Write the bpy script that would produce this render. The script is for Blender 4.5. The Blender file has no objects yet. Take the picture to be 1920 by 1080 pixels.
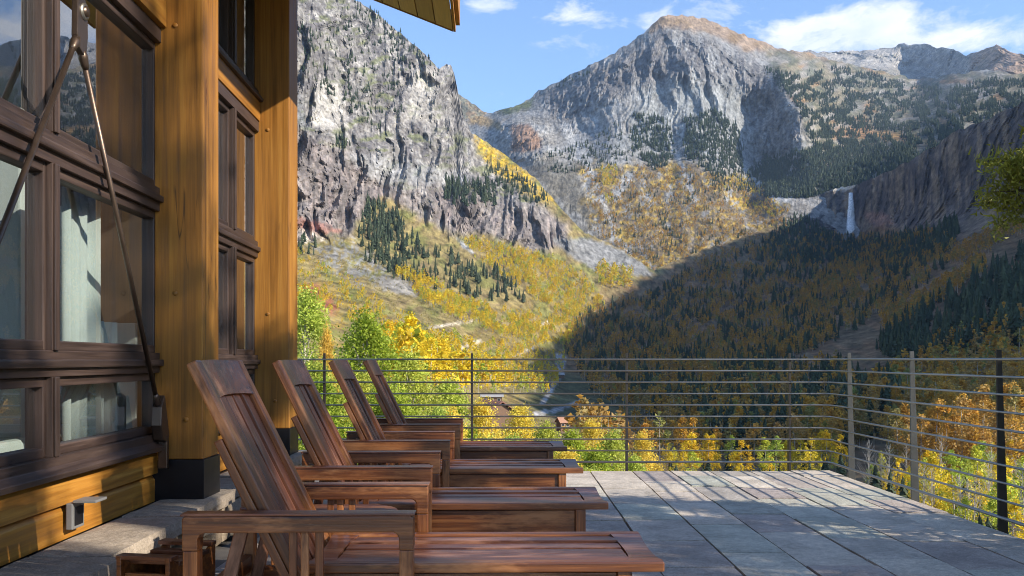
import bpy, bmesh, math, random
import numpy as np
from mathutils import Vector, Matrix, Euler
random.seed(7); rng = np.random.default_rng(7)
R = math.radians
sc = bpy.context.scene
COL = sc.collection
# ---------------------------------------------------------------- camera, sky, sun, exposure
F, CX, CY, EYE = 1750.0, 960.0, 675.0, 1.05      # focal length and horizon in pixels of a 1920 wide frame
cam_d = bpy.data.cameras.new('camera'); cam = bpy.data.objects.new('camera', cam_d); COL.objects.link(cam)
cam.location = (0, 0, EYE); cam.rotation_euler = (R(90), 0, 0)
cam_d.sensor_width = 36; cam_d.lens = 36*F/1920; cam_d.shift_y = (CY-540)/1920
cam_d.clip_start = 0.05; cam_d.clip_end = 60000
sc.camera = cam
SUN = Vector((0.84, -0.42, 0.50)).normalized()    # from the ground towards the sun
sun_d = bpy.data.lights.new('sun', 'SUN'); sun = bpy.data.objects.new('sun', sun_d); COL.objects.link(sun)
sun_d.energy = 4.5; sun_d.angle = R(0.53); sun_d.color = (1.0, 0.90, 0.76)
sun.rotation_euler = SUN.to_track_quat('Z', 'Y').to_euler(); sun.location = (20, -10, 30)
sc.view_settings.view_transform = 'Standard'; sc.view_settings.look = 'None'
sc.view_settings.exposure = 1.08; sc.view_settings.gamma = 1.0; sc.view_settings.use_curve_mapping = False
sc.cycles.use_denoising = True; sc.cycles.filter_width = 1.0; sc.cycles.denoising_prefilter = 'ACCURATE'
sc.cycles.max_bounces = 8; sc.cycles.diffuse_bounces = 3; sc.cycles.glossy_bounces = 4
sc.cycles.transmission_bounces = 6; sc.cycles.transparent_max_bounces = 12
sc.cycles.sample_clamp_indirect = 6; sc.cycles.caustics_reflective = False; sc.cycles.caustics_refractive = False

class NT:
    def __init__(s, t): s.t = t; s.n = t.nodes; s.l = t.links
    def new(s, typ, **kw):
        n = s.n.new(typ)
        for k, v in kw.items():
            if k.startswith('i_'):
                key = k[2:]; key = int(key) if key.isdigit() else key.replace('_', ' ')
                s.set(n, key, v)
            else: setattr(n, k, v)
        return n
    def set(s, n, key, v):
        if isinstance(v, bpy.types.NodeSocket): s.l.new(v, n.inputs[key])
        elif isinstance(v, bpy.types.Node): s.l.new(v.outputs[0], n.inputs[key])
        else:
            if isinstance(v, tuple) and len(v) == 3 and n.inputs[key].type == 'RGBA': v = v+(1,)
            n.inputs[key].default_value = v
    def math(s, op, a, b=0.0, c=None, clamp=False):
        n = s.n.new('ShaderNodeMath'); n.operation = op; n.use_clamp = clamp
        s.set(n, 0, a); s.set(n, 1, b)
        if c is not None: s.set(n, 2, c)
        return n.outputs[0]
    def mix(s, f, a, b, blend='MIX'):
        n = s.n.new('ShaderNodeMix'); n.data_type = 'RGBA'; n.blend_type = blend
        s.set(n, 0, f); s.set(n, 6, a); s.set(n, 7, b); return n.outputs[2]
    def ramp(s, f, stops):
        n = s.n.new('ShaderNodeValToRGB'); s.set(n, 0, f)
        e = n.color_ramp.elements
        while len(e) < len(stops): e.new(0.5)
        for el, (p, c) in zip(e, stops):
            el.position = p; el.color = (c if isinstance(c, tuple) else (c, c, c))+(1,)
        return n.outputs[0]
    def noise(s, vec, scale, detail=4, rough=0.55, dist=0.0, out=0):
        n = s.n.new('ShaderNodeTexNoise'); n.inputs['Scale'].default_value = scale
        n.inputs['Detail'].default_value = detail; n.inputs['Roughness'].default_value = rough
        n.inputs['Distortion'].default_value = dist
        if vec is not None: s.l.new(vec, n.inputs['Vector'])
        return n.outputs[out]
    def mapping(s, vec, scale=(1, 1, 1), loc=(0, 0, 0), rot=(0, 0, 0)):
        n = s.n.new('ShaderNodeMapping'); s.l.new(vec, n.inputs[0])
        n.inputs['Scale'].default_value = scale; n.inputs['Location'].default_value = loc; n.inputs['Rotation'].default_value = rot
        return n.outputs[0]

world = bpy.data.worlds.new('World'); sc.world = world; world.use_nodes = True
w = NT(world.node_tree); w.n.clear()
sky = w.new('ShaderNodeTexSky', sky_type='NISHITA', sun_disc=False, sun_elevation=math.asin(SUN.z),
            sun_rotation=math.atan2(SUN.x, SUN.y), altitude=2700.0, air_density=1.0, dust_density=0.6, ozone_density=1.0)
tc = w.new('ShaderNodeTexCoord').outputs['Generated']
sep = w.new('ShaderNodeSeparateXYZ', i_0=tc).outputs
# clouds: fair-weather cumulus scattered over the whole sky, denser in banks where the photograph has them
az = w.math('ARCTAN2', sep[0], sep[1]); el = w.math('ARCSINE', sep[2])
cmb = w.new('ShaderNodeCombineXYZ', i_0=az, i_1=w.math('MULTIPLY', el, 2.1), i_2=0.3).outputs[0]
n1 = w.noise(cmb, 13.0, 9, 0.64, 0.3); n2 = w.noise(cmb, 3.0, 2, 0.5)
def blob(px, py, rx, ry, amp):
    a0 = math.atan2((px-CX)/F, 1); e0 = math.atan2((CY-py)/F*math.cos(a0), 1)
    dx = w.math('DIVIDE', w.math('SUBTRACT', az, a0), rx/F); dy = w.math('DIVIDE', w.math('SUBTRACT', el, e0), ry/F)
    r2 = w.math('ADD', w.math('MULTIPLY', dx, dx), w.math('MULTIPLY', dy, dy))
    return w.math('MULTIPLY', w.math('POWER', 2.718, w.math('MULTIPLY', r2, -1.0)), amp)
tot = w.math('MULTIPLY', n2, 0.16)
for b in [(1560, 76, 140, 24, .66), (1690, 90, 90, 20, .45), (1620, 22, 130, 24, .50), (1860, 60, 110, 24, .52), (1085, 32, 60, 22, .50), (1215, 36, 60, 20, .44),
          (915, 10, 80, 14, .45), (930, 178, 110, 14, .36), (1720, 38, 90, 22, .40), (1470, 62, 60, 20, .3),(1150,45,60,14,.25), (2200, 60, 180, 50, .5), (300, -200, 300, 90, .45), (2700, -300, 300, 120, .5)]:
    tot = w.math('ADD', tot, blob(*b))
dens = w.math('SUBTRACT', w.math('ADD', w.math('MULTIPLY', n1, 1.9), w.math('MULTIPLY', tot, .8)), 1.19)
cm = w.ramp(w.math('MULTIPLY', dens, 2.6, clamp=True), [(0.0, 0.0), (0.35, 0.35), (1.0, 1.0)])
shade = w.ramp(w.noise(w.mapping(cmb, loc=(0.0, 0.03, 0)), 14.0, 5, 0.6), [(0.35, (3.3, 3.6, 4.1)), (0.6, (4.3, 4.3, 4.35))])
sk = w.mix(1.0, sky.outputs[0], (.90, .98, 1.06), 'MULTIPLY')
skc = w.mix(w.math('MULTIPLY', cm, 0.93), sk, shade)
bg = w.new('ShaderNodeBackground', i_0=skc); bg.inputs[1].default_value = 0.145
wo = w.new('ShaderNodeOutputWorld', i_0=bg.outputs[0])

# ---------------------------------------------------------------- helpers
def P(X, Y, d): return Vector(((X-CX)/F*d, d, EYE+(CY-Y)/F*d))
def link(name, me, mat=None, parent=None, loc=None, rot=None):
    if mat is not None:
        for m_ in (mat if isinstance(mat, (list, tuple)) else [mat]): me.materials.append(m_)
    o = bpy.data.objects.new(name, me); COL.objects.link(o)
    if parent is not None: o.parent = parent
    if loc is not None: o.location = loc
    if rot is not None: o.rotation_euler = rot
    return o
def tag(o, label=None, cat=None, group=None, kind=None):
    if label: o['label'] = label
    if cat: o['category'] = cat
    if group: o['group'] = group
    if kind: o['kind'] = kind
    return o
def empty(name, loc=(0, 0, 0), rz=0.0):
    o = bpy.data.objects.new(name, None); COL.objects.link(o); o.location = loc; o.rotation_euler = (0, 0, rz); o.empty_display_size = .1
    return o
def kids(o, allo): return [c for c in allo if c.parent == o]
def copy_tree(o, parent=None):
    c = o.copy(); COL.objects.link(c); c.parent = parent
    for ch in list(o.children): copy_tree(ch, c)
    return c
def np_mesh(name, verts, faces, smooth=False, cols=None, mats=None):
    """verts (n,3); faces (m,k) array of equal sized polygons, or list of such arrays"""
    fl = faces if isinstance(faces, list) else [faces]
    me = bpy.data.meshes.new(name)
    verts = np.asarray(verts, dtype=np.float32)
    me.vertices.add(len(verts)); me.vertices.foreach_set('co', verts.ravel())
    tot_l = sum(f.size for f in fl); tot_p = sum(len(f) for f in fl)
    me.loops.add(tot_l); me.polygons.add(tot_p)
    me.loops.foreach_set('vertex_index', np.concatenate([f.ravel() for f in fl]).astype(np.int32))
    st = []; s = 0
    for f in fl:
        st.append(s+np.arange(len(f))*f.shape[1]); s += f.size
    me.polygons.foreach_set('loop_start', np.concatenate(st).astype(np.int32))
    if mats is not None: me.polygons.foreach_set('material_index', np.asarray(mats, dtype=np.int32))
    me.update(calc_edges=True)
    me.polygons.foreach_set('use_smooth', np.full(tot_p, smooth, dtype=bool))
    if cols is not None:
        a = me.color_attributes.new('col', 'FLOAT_COLOR', 'POINT')
        c4 = np.ones((len(verts), 4), dtype=np.float32); c4[:, :3] = cols
        a.data.foreach_set('color', c4.ravel())
    me.validate()
    return me
def box_bm(sx, sy, sz, bev=0.004, seg=2):
    bm = bmesh.new(); bmesh.ops.create_cube(bm, size=1.0, matrix=Matrix.Diagonal((sx, sy, sz, 1)))
    if bev > 0: bmesh.ops.bevel(bm, geom=list(bm.edges), offset=bev, segments=seg, profile=0.6, affect='EDGES', clamp_overlap=True)
    return bm
def bm_mesh(bm, name='mesh', smooth=False):
    me = bpy.data.meshes.new(name); bm.to_mesh(me); bm.free()
    if smooth:
        for p in me.polygons: p.use_smooth = True
    return me
def box(name, lo, hi, mat, parent=None, bev=0.003, seg=2):
    """axis aligned box lo..hi in parent space, long axis kept as it is"""
    lo, hi = Vector(lo), Vector(hi); s = hi-lo
    me = bm_mesh(box_bm(s.x, s.y, s.z, min(bev, min(s)*.4), seg), name)
    return link(name, me, mat, parent, (lo+hi)/2)
def beam(name, p0, p1, w_, t_, mat, parent=None, bev=0.004, up=(0, 0, 1)):
    """a bar from p0 to p1 (local X along it), w_ across, t_ thick towards up"""
    p0, p1 = Vector(p0), Vector(p1); d = p1-p0; L = d.length; x = d.normalized()
    z = Vector(up); z = (z-x*z.dot(x)).normalized(); y = z.cross(x)
    me = bm_mesh(box_bm(L, w_, t_, min(bev, min(w_, t_)*.4), 2), name)
    o = link(name, me, mat, parent, (p0+p1)/2)
    o.rotation_euler = Matrix((x, y, z)).transposed().to_euler()
    return o
def tube_arrays(pts, rad, n=8):
    """tube along pts; rad float or list"""
    pts = [Vector(p) for p in pts]; m = len(pts)
    rad = [rad]*m if isinstance(rad, (int, float)) else rad
    V = []; prev = None
    for i, p in enumerate(pts):
        d = (pts[min(i+1, m-1)]-pts[max(i-1, 0)]).normalized()
        a = prev if prev is not None else (Vector((0, 0, 1)) if abs(d.z) < .9 else Vector((1, 0, 0)))
        u = (a-d*a.dot(d)).normalized(); v = d.cross(u); prev = u
        for k in range(n):
            t = 2*math.pi*k/n; V.append(p+(u*math.cos(t)+v*math.sin(t))*rad[i])
    Fq = [(i*n+k, i*n+(k+1) % n, (i+1)*n+(k+1) % n, (i+1)*n+k) for i in range(m-1) for k in range(n)]
    V = np.array([tuple(v) for v in V]); Fq = np.array(Fq)
    caps = np.array([list(range(n))[::-1], [(m-1)*n+k for k in range(n)]])
    return V, Fq, caps
def tube(name, pts, rad, mat, parent=None, n=8):
    V, Fq, caps = tube_arrays(pts, rad, n)
    me = np_mesh(name, V, [Fq, caps] if n != 4 else np.concatenate([Fq, caps]), smooth=True)
    return link(name, me, mat, parent)
def lathe(name, prof, mat, parent=None, n=24, loc=None):
    V = [(r*math.cos(2*math.pi*k/n), r*math.sin(2*math.pi*k/n), z) for r, z in prof for k in range(n)]
    Fq = [(i*n+k, i*n+(k+1) % n, (i+1)*n+(k+1) % n, (i+1)*n+k) for i in range(len(prof)-1) for k in range(n)]
    return link(name, np_mesh(name, np.array(V), np.array(Fq), smooth=True), mat, parent, loc)
def prism(name, pts2, axis, a0, a1, mat, parent=None, bev=0.0):
    """polygon pts2 extruded along axis ('x','y','z') from a0 to a1"""
    bm = bmesh.new()
    def v3(p, a): return {'x': (a, p[0], p[1]), 'y': (p[0], a, p[1]), 'z': (p[0], p[1], a)}[axis]
    vs = [bm.verts.new(v3(p, a0)) for p in pts2]; f = bm.faces.new(vs)
    ex = bmesh.ops.extrude_face_region(bm, geom=[f])
    dv = Vector(v3((0, 0), a1))-Vector(v3((0, 0), a0))
    for v in ex['geom']:
        if isinstance(v, bmesh.types.BMVert): v.co += dv
    bmesh.ops.recalc_face_normals(bm, faces=list(bm.faces))
    if bev > 0: bmesh.ops.bevel(bm, geom=[e for e in bm.edges if e.calc_face_angle(0) > .5], offset=bev, segments=2, profile=.6, affect='EDGES', clamp_overlap=True)
    return link(name, bm_mesh(bm, name), mat, parent)

# ---- numpy noise
_perm = rng.permutation(1024); _grad = rng.normal(size=(1024, 3)); _grad /= np.linalg.norm(_grad, axis=1)[:, None]
def perlin(x, y, z):
    x, y, z = np.broadcast_arrays(np.asarray(x, float), y, z)
    xi, yi, zi = np.floor(x).astype(int), np.floor(y).astype(int), np.floor(z).astype(int)
    xf, yf, zf = x-xi, y-yi, z-zi
    u, v, w_ = [t*t*t*(t*(t*6-15)+10) for t in (xf, yf, zf)]
    r = 0
    for a in (0, 1):
        for b in (0, 1):
            for c in (0, 1):
                h = _perm[(_perm[(_perm[(xi+a) & 1023]+yi+b) & 1023]+zi+c) & 1023]
                g = _grad[h]
                dot = g[..., 0]*(xf-a)+g[..., 1]*(yf-b)+g[..., 2]*(zf-c)
                r = r+dot*(u if a else 1-u)*(v if b else 1-v)*(w_ if c else 1-w_)
    return r*1.6
def fbm(x, y, z, o=4, lac=2.03, g=.5):
    s = 0; a = 1; t = 0
    for i in range(o):
        s = s+a*perlin(x+i*17.3, y-i*9.1, z+i*5.7); t += a; a *= g; x = x*lac; y = y*lac; z = z*lac
    return s/t
def ridged(x, y, z, o=4, lac=2.1, g=.5):
    s = 0; a = 1; t = 0
    for i in range(o):
        s = s+a*(1-2*np.abs(perlin(x+i*11.3, y+i*3.1, z-i*7.7))); t += a; a *= g; x = x*lac; y = y*lac; z = z*lac
    return s/t
def sstep(a, b, x): t = np.clip((x-a)/(b-a), 0, 1); return t*t*(3-2*t)
def poly_sd(poly, X, Y):
    """signed distance, positive inside"""
    p = np.array(poly, float); n = len(p); d2 = np.full(X.shape, 1e18); ins = np.zeros(X.shape, bool)
    for i in range(n):
        a, b = p[i], p[(i+1) % n]; e = b-a
        t = np.clip(((X-a[0])*e[0]+(Y-a[1])*e[1])/(e@e), 0, 1)
        d2 = np.minimum(d2, (X-a[0]-t*e[0])**2+(Y-a[1]-t*e[1])**2)
        c = ((a[1] > Y) != (b[1] > Y)) & (X < (b[0]-a[0])*(Y-a[1])/(b[1]-a[1]+1e-12)+a[0]); ins ^= c
    return np.where(ins, 1, -1)*np.sqrt(d2)

# ---------------------------------------------------------------- materials
def mat(name, rough=0.6, metal=0.0, spec=0.5):
    m = bpy.data.materials.new(name); m.use_nodes = True; n = NT(m.node_tree); b = n.n['Principled BSDF']
    b.inputs['Roughness'].default_value = rough; b.inputs['Metallic'].default_value = metal
    b.inputs['Specular IOR Level'].default_value = spec
    return m, n, b
def bump(n, b, h, strength=.3, dist=.01):
    k = n.new('ShaderNodeBump'); k.inputs['Strength'].default_value = strength; k.inputs['Distance'].default_value = dist
    n.set(k, 'Height', h); n.l.new(k.outputs[0], b.inputs['Normal'])
def simple(name, c, rough=.6, metal=0.0, var=.25, scale=8, bmp=.15):
    m, n, b = mat(name, rough, metal)
    tcn = n.new('ShaderNodeTexCoord').outputs['Object']; nz = n.noise(tcn, scale, 6, .6)
    n.set(b, 'Base Color', n.mix(nz, tuple(x*(1-var) for x in c), tuple(min(1, x*(1+var)) for x in c)))
    n.set(b, 'Roughness', n.math('ADD', n.math('MULTIPLY', nz, .25), rough-.12))
    if bmp: bump(n, b, n.noise(tcn, scale*6, 4, .6), bmp, .004)
    return m
def wood(name, cols, axis=0, rough=.45, scale=1.0, knots=False, worn=None, coat=0.0, bmp=.25, cracks=False):
    """cols dark, mid, light; the grain runs along axis of the object's own space"""
    m, n, b = mat(name, rough)
    tcn = n.new('ShaderNodeTexCoord').outputs['Object']; inf = n.new('ShaderNodeObjectInfo')
    off = n.new('ShaderNodeVectorMath', operation='SCALE'); off.inputs[0].default_value = (13.1, 7.7, 5.3); n.l.new(inf.outputs['Random'], off.inputs['Scale'])
    add = n.new('ShaderNodeVectorMath', operation='ADD'); n.l.new(tcn, add.inputs[0]); n.l.new(off.outputs[0], add.inputs[1])
    v = add.outputs[0]
    st = [46*scale]*3; st[axis] = 1.5*scale
    g1 = n.noise(n.mapping(v, tuple(st)), 1.0, 6, .6, .25)
    st2 = [150*scale]*3; st2[axis] = 4*scale
    g2 = n.noise(n.mapping(v, tuple(st2)), 1.0, 3, .6)
    st3 = [5*scale]*3; st3[axis] = .9*scale
    g3 = n.noise(n.mapping(v, tuple(st3)), 1.0, 3, .5)
    gg = n.math('ADD', n.math('MULTIPLY', g1, .72), n.math('MULTIPLY', g3, .28))
    c = n.ramp(gg, [(.32, cols[0]), (.5, cols[1]), (.66, cols[2])])
    c = n.mix(n.math('MULTIPLY', g2, .5), c, tuple(x*.45 for x in cols[0]), 'MIX')
    c = n.mix(.85, c, n.ramp(inf.outputs['Random'], [(0, .72), (1, 1.2)]), 'MULTIPLY')
    if worn is not None:
        wn = n.ramp(n.noise(n.mapping(v, tuple([9 if i != axis else 2.2 for i in range(3)])), 1.0, 5, .7), [(.52, 0.0), (.66, .75)])
        c = n.mix(wn, c, worn)
    h = n.math('ADD', g2, n.math('MULTIPLY', g1, .6))
    if knots:
        vo = n.new('ShaderNodeTexVoronoi'); ks = [5.5]*3; ks[axis] = 1.7; n.l.new(n.mapping(v, tuple(ks)), vo.inputs['Vector']); vo.inputs['Scale'].default_value = .7
        k = n.ramp(vo.outputs['Distance'], [(.03, 0.0), (.055, .9), (.075, .35), (.11, 1.0)])
        c = n.mix(1.0, c, n.mix(k, (.35, .22, .12), (1, 1, 1)), 'MULTIPLY')
    if cracks:
        cs = [9.0]*3; cs[axis] = .5
        ck = n.ramp(n.noise(n.mapping(v, tuple(cs)), 1.0, 2, .5), [(.492, 1.0), (.5, .25), (.508, 1.0)])
        brk = n.ramp(n.noise(n.mapping(v, (2, 2, 2)), 1.0, 2, .5), [(.5, 0.0), (.56, 1.0)])
        c = n.mix(brk, c, n.mix(1.0, c, ck, 'MULTIPLY'))
    n.set(b, 'Base Color', c)
    n.set(b, 'Roughness', n.ramp(g1, [(.3, rough-.1), (.7, rough+.16)]))
    b.inputs['Coat Weight'].default_value = coat; b.inputs['Coat Roughness'].default_value = .22
    bump(n, b, h, bmp, .0025)
    return m
M = {}
M['teak'] = wood('teak_stained', ((.050, .014, .005), (.195, .060, .015), (.44, .165, .042)), 0, .38, 1.6, worn=(.44, .19, .07), coat=.08)
M['teak_dark'] = wood('teak_weathered', ((.038, .011, .006), (.135, .042, .017), (.29, .105, .045)), 0, .34, 1.6, worn=(.36, .17, .10), coat=.14)
M['gold_x'] = wood('golden_beam_wood', ((.17, .070, .011), (.37, .158, .022), (.50, .24, .040)), 0, .5, .8, knots=True, cracks=True)
M['gold_y'] = wood('golden_board_wood', ((.20, .082, .012), (.43, .185, .025), (.57, .285, .048)), 1, .5, .8, knots=False)
M['gold_z'] = wood('golden_post_wood', ((.17, .070, .010), (.39, .165, .022), (.52, .25, .040)), 2, .5, .7, knots=True, cracks=True)
M['soffit'] = wood('bounce_lit_soffit_wood', ((.52, .31, .08), (.68, .44, .12), (.78, .55, .19)), 1, .5, .8)  # golden wood lightened in colour to stand for light bounced under the eave
M['frame_y'] = wood('brown_window_wood', ((.026, .016, .013), (.055, .034, .027), (.10, .064, .05)), 1, .5, 1.0, coat=.06)
M['frame_z'] = wood('brown_window_wood_upright', ((.026, .016, .013), (.055, .034, .027), (.10, .064, .05)), 2, .5, 1.0, coat=.06)
M['black_steel'] = simple('black_steel', (.018, .018, .022), .42, .6, .4, 6, .08)
M['rail_steel'] = simple('grey_railing_steel', (.085, .088, .09), .45, .4, .3, 10, .1)
M['rail_dark_shaded'] = simple('dark_and_shaded_railing_steel', (.035, .03, .028), .5, .4, .3, 10, .1)  # for the far posts; on the nearer right posts it imitates tree shade
M['rod_steel'] = simple('bronzed_rod_steel', (.12, .085, .065), .38, .8, .35, 14, .15)
M['cable'] = simple('rail_rod', (.30, .28, .25), .36, .85, .25, 10, .05)
M['white_plaster'] = simple('white_plaster', (.72, .72, .68), .8, 0, .1, 3, .1)
M['interior_dark'] = simple('interior_dark', (.20, .13, .10), .6, 0, .4, 2, 0)
M['fabric_red'] = simple('plaid_fabric', (.25, .06, .05), .9, 0, .5, 12, .1)
M['fabric_cream'] = simple('cream_fabric', (.62, .64, .60), .9, 0, .12, 8, .1)
M['outlet'] = simple('outlet_plastic', (.17, .17, .17), .5, 0, .1, 8, .05)
# ---------------------------------------------------------------- terrain
class RBF:
    """log distance over the view directions of surveyed terrain points"""
    def __init__(s, pts):
        p = np.array(pts, float); s.p = p[:, :2]/500.; v = np.log(p[:, 2]); n = len(p)
        r = np.linalg.norm(s.p[:, None]-s.p[None], axis=2)
        A = np.zeros((n+3, n+3)); A[:n, :n] = -r-np.eye(n)*-.01; A[:n, n] = 1; A[:n, n+1:] = s.p; A[n, :n] = 1; A[n+1:, :n] = s.p.T
        s.w = np.linalg.solve(A, np.concatenate([v, [0, 0, 0]]))
    def __call__(s, X, Y):
        sh = X.shape; q = np.stack([X.ravel(), Y.ravel()], 1)/500.; n = len(s.p); out = np.zeros(len(q))
        for i in range(n): out -= s.w[i]*np.sqrt((q[:, 0]-s.p[i, 0])**2+(q[:, 1]-s.p[i, 1])**2+1e-4)
        out += s.w[n]+q@s.w[n+1:]
        return np.exp(out).reshape(sh)
def world_pts(X, Y, d): return (X-CX)/F*d, d, EYE+(CY-Y)/F*d
SHEETS = {}
def sheet(name, cols, top, bot, nrow, ctl, relief, paint, back, label_kind='structure', power=1.0):
    X1 = np.array(cols, float); tp = np.array(top, float); T = np.interp(X1, tp[:, 0], tp[:, 1]); B = np.full(X1.shape, bot, float)
    T = T+1.6*fbm(X1/14., 3.3, 1.1, 3)*4*(X1 > 0)
    t = np.linspace(0, 1, nrow)**power
    X = np.repeat(X1[None], nrow, 0); Y = B[None]+(T-B)[None]*t[:, None]
    d0 = RBF(ctl)(X, Y)
    x, y, z = world_pts(X, Y, d0)
    d = d0+relief(X, Y, x, y, z)
    d = np.maximum(d, 8)
    x, y, z = world_pts(X, Y, d)
    # slope and normal for colouring
    Pn = np.stack([x, y, z], -1)
    du = np.gradient(Pn, axis=1); dv = np.gradient(Pn, axis=0); nn = np.cross(du, dv); nn /= np.linalg.norm(nn, axis=2)[..., None]+1e-9
    nn = np.where(nn[..., 1:2] > 0, -nn, nn)
    C = paint(X, Y, x, y, z, nn)
    SHEETS[name] = (X1, T, B, nrow, power, d)
    # rows behind the crest, falling away
    bx, by, bz, bc = [x], [y], [z], [C]
    for k in range(1, 9):
        f = k/8.; dd = d[-1]*(1+back[0]*f); zz = z[-1]-back[1]*d[-1]*f**1.4
        bx.append(((X1-CX)/F*dd)[None]); by.append(dd[None]); bz.append(zz[None]); bc.append(C[-1:])
    V = np.stack([np.concatenate(bx), np.concatenate(by), np.concatenate(bz)], -1); C = np.concatenate(bc)
    nr, nc = V.shape[:2]; idx = np.arange(nr*nc).reshape(nr, nc)
    q = np.stack([idx[:-1, :-1], idx[:-1, 1:], idx[1:, 1:], idx[1:, :-1]], -1).reshape(-1, 4)
    me = np_mesh(name, V.reshape(-1, 3), q, smooth=False, cols=np.clip(C.reshape(-1, 3), 0, 1))
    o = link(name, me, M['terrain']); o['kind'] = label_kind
    return o
def depth_at(name, X, Y):
    X1, T, B, nrow, power, d = SHEETS[name]
    X = np.asarray(X, float); Y = np.asarray(Y, float)
    ci = np.clip(np.interp(X, X1, np.arange(len(X1))), 0, len(X1)-1.001); c0 = ci.astype(int); cf = ci-c0
    Tt = np.interp(X, X1, T); Bb = np.interp(X, X1, B); tt = np.clip((Y-Bb)/(Tt-Bb), 0, 1)**(1/power)*(nrow-1)
    tt = np.clip(tt, 0, nrow-1.001); r0 = tt.astype(int); rf = tt-r0
    a = d[r0, c0]*(1-cf)+d[r0, c0+1]*cf; b = d[r0+1, c0]*(1-cf)+d[r0+1, c0+1]*cf
    return a*(1-rf)+b*rf, (Y < Tt-2)

m, n, b = mat('terrain', .95, 0, .15); M['terrain'] = m
at = n.new('ShaderNodeVertexColor', layer_name='col').outputs[0]; geo = n.new('ShaderNodeNewGeometry').outputs['Position']
fine = n.noise(n.mapping(geo, (1, .28, .55)), .10, 7, .68); mid = n.noise(n.mapping(geo, (1, .35, .45)), .022, 5, .6)
c = n.mix(1.0, at, n.ramp(fine, [(.34, .42), (.5, 1.0), (.66, 1.6)]), 'MULTIPLY')
c = n.mix(.8, c, n.ramp(mid, [(.35, .72), (.65, 1.22)]), 'MULTIPLY')
n.set(b, 'Base Color', c); bump(n, b, fine, .55, 4.0)

G = lambda *a: np.array(a, float)
ROCK, PINK, SCREE, MEAD, SHRUB, YEL, GRASS, PALE, DARKROCK_AND_SHADE, TAN = G(.27,.26,.242), G(.275,.215,.195), G(.28,.285,.285), G(.225,.18,.075), G(.115,.085,.05), G(.46,.31,.03), G(.12,.14,.035), G(.42,.40,.36), G(.13,.12,.115), G(.27,.165,.09)
def lerp(a, b_, t): return a*(1-t[..., None])+b_*t[..., None]
def soft(poly, X, Y, fe, warp=0, ws=30., sd=0.): 
    s = poly_sd(poly, X, Y)
    if warp: s = s+warp*fbm(X/ws+sd, Y/ws, 2.2+sd, 4)*2
    return sstep(-fe, fe, s)
CL_L = [(-900, -900), (665, -60), (870, 90), (895, 290), (960, 345), (1062, 420), (1072, 462), (1000, 470), (900, 436), (850, 442), (780, 405), (735, 370), (690, 385), (655, 440), (547, 450), (-900, 520)]
CL_R = [(1475, 402), (1500, 375), (1560, 340), (1700, 285), (1800, 225), (1920, 175), (2700, -60), (2700, 240), (2000, 380), (1850, 395), (1790, 420), (1720, 430), (1640, 425), (1600, 442), (1540, 432), (1490, 425)]
colsA = np.concatenate([np.arange(-700, 150, 25.), np.arange(150, 530, 3.5), np.arange(530, 1925, 2.4), np.arange(1930, 3000, 20.)])
topA = [(-700, -300), (300, -260), (547, -110), (640, -20), (665, 0), (700, 18), (735, 50), (760, 70), (790, 95), (812, 116), (822, 130), (828, 124), (836, 119), (846, 122), (852, 140), (857, 165), (864, 200), (872, 225), (885, 250),
        (900, 258), (945, 290), (1000, 330), (1040, 375), (1070, 412), (1100, 438), (1150, 460), (1200, 490), (1225, 508), (1300, 475), (1400, 442), (1480, 415), (1492, 392), (1520, 372), (1560, 354), (1600, 348),
        (1650, 328), (1700, 305), (1750, 275), (1800, 242), (1850, 225), (1880, 208), (1920, 192), (2000, 160), (2200, 130), (2600, 150), (3000, 200)]
ctlA = [(547,-110,1900),(300,-260,1900),(-300,-280,1300),(665,0,2350),(735,50,2450),(836,119,2450),(800,200,2250),(700,150,2050),(620,150,1800),(547,100,1500),(400,0,1300),(860,200,2500),(870,300,2150),(945,290,2450),(1040,375,2250),
 (780,300,1900),(660,300,1550),(547,300,1250),(547,430,1120),(655,430,1320),(740,370,1650),(850,380,1850),(850,440,1700),(960,385,2000),(960,450,1850),(1060,420,2100),(1060,460,1980),(1100,438,2150),(1200,490,2020),(1225,508,1980),
 (547,520,800),(640,520,930),(760,520,1150),(900,520,1450),(1000,520,1620),(1100,520,1800),(1160,545,1780),(547,620,300),(640,640,420),(760,620,700),(900,620,1050),(1000,620,1300),(1080,600,1550),(1120,600,1620),
 (547,720,60),(700,720,110),(850,700,400),(950,700,800),(1050,700,1150),(800,800,60),(950,790,220),(1050,770,520),(1150,760,760),(1150,690,1250),(1300,475,2150),(1400,442,2320),(1480,415,2480),(1250,560,1800),(1400,540,1850),(1400,620,1450),
 (1300,700,1050),(1300,640,1380),(1500,560,1700),(1500,640,1200),(1500,700,850),(1500,470,2150),(1600,443,2480),(1600,350,2560),(1480,395,2700),(1550,360,2650),(1700,430,1950),(1700,305,2060),(1800,400,1650),(1800,245,1760),(1900,395,1380),(1920,192,1520),
 (1650,540,1550),(1750,500,1400),(1850,450,1300),(1900,480,1100),(1700,600,1050),(1800,560,980),(1900,560,780),(1900,640,560),(1750,680,650),(1600,680,850),(1900,740,380),(1700,760,420),(1500,780,480),(1300,780,580),(1150,830,360),(1300,850,360),(1500,850,340),
 (1700,850,270),(1900,850,190),(1300,900,210),(1500,900,200),(1700,930,130),(1900,950,100),(1900,1080,48),(1600,1080,45),(1200,1080,40),(900,1080,30),(600,1080,24),(600,900,28),(1000,900,70),(300,1080,20),(-600,1080,20),(-600,600,300),(300,600,300),
 (2100,400,1000),(2100,150,1150),(2500,160,700),(2500,400,620),(2100,700,320),(2500,700,260),(3000,200,480),(3000,700,200),(3000,1080,40),(2300,1080,45)]
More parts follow.
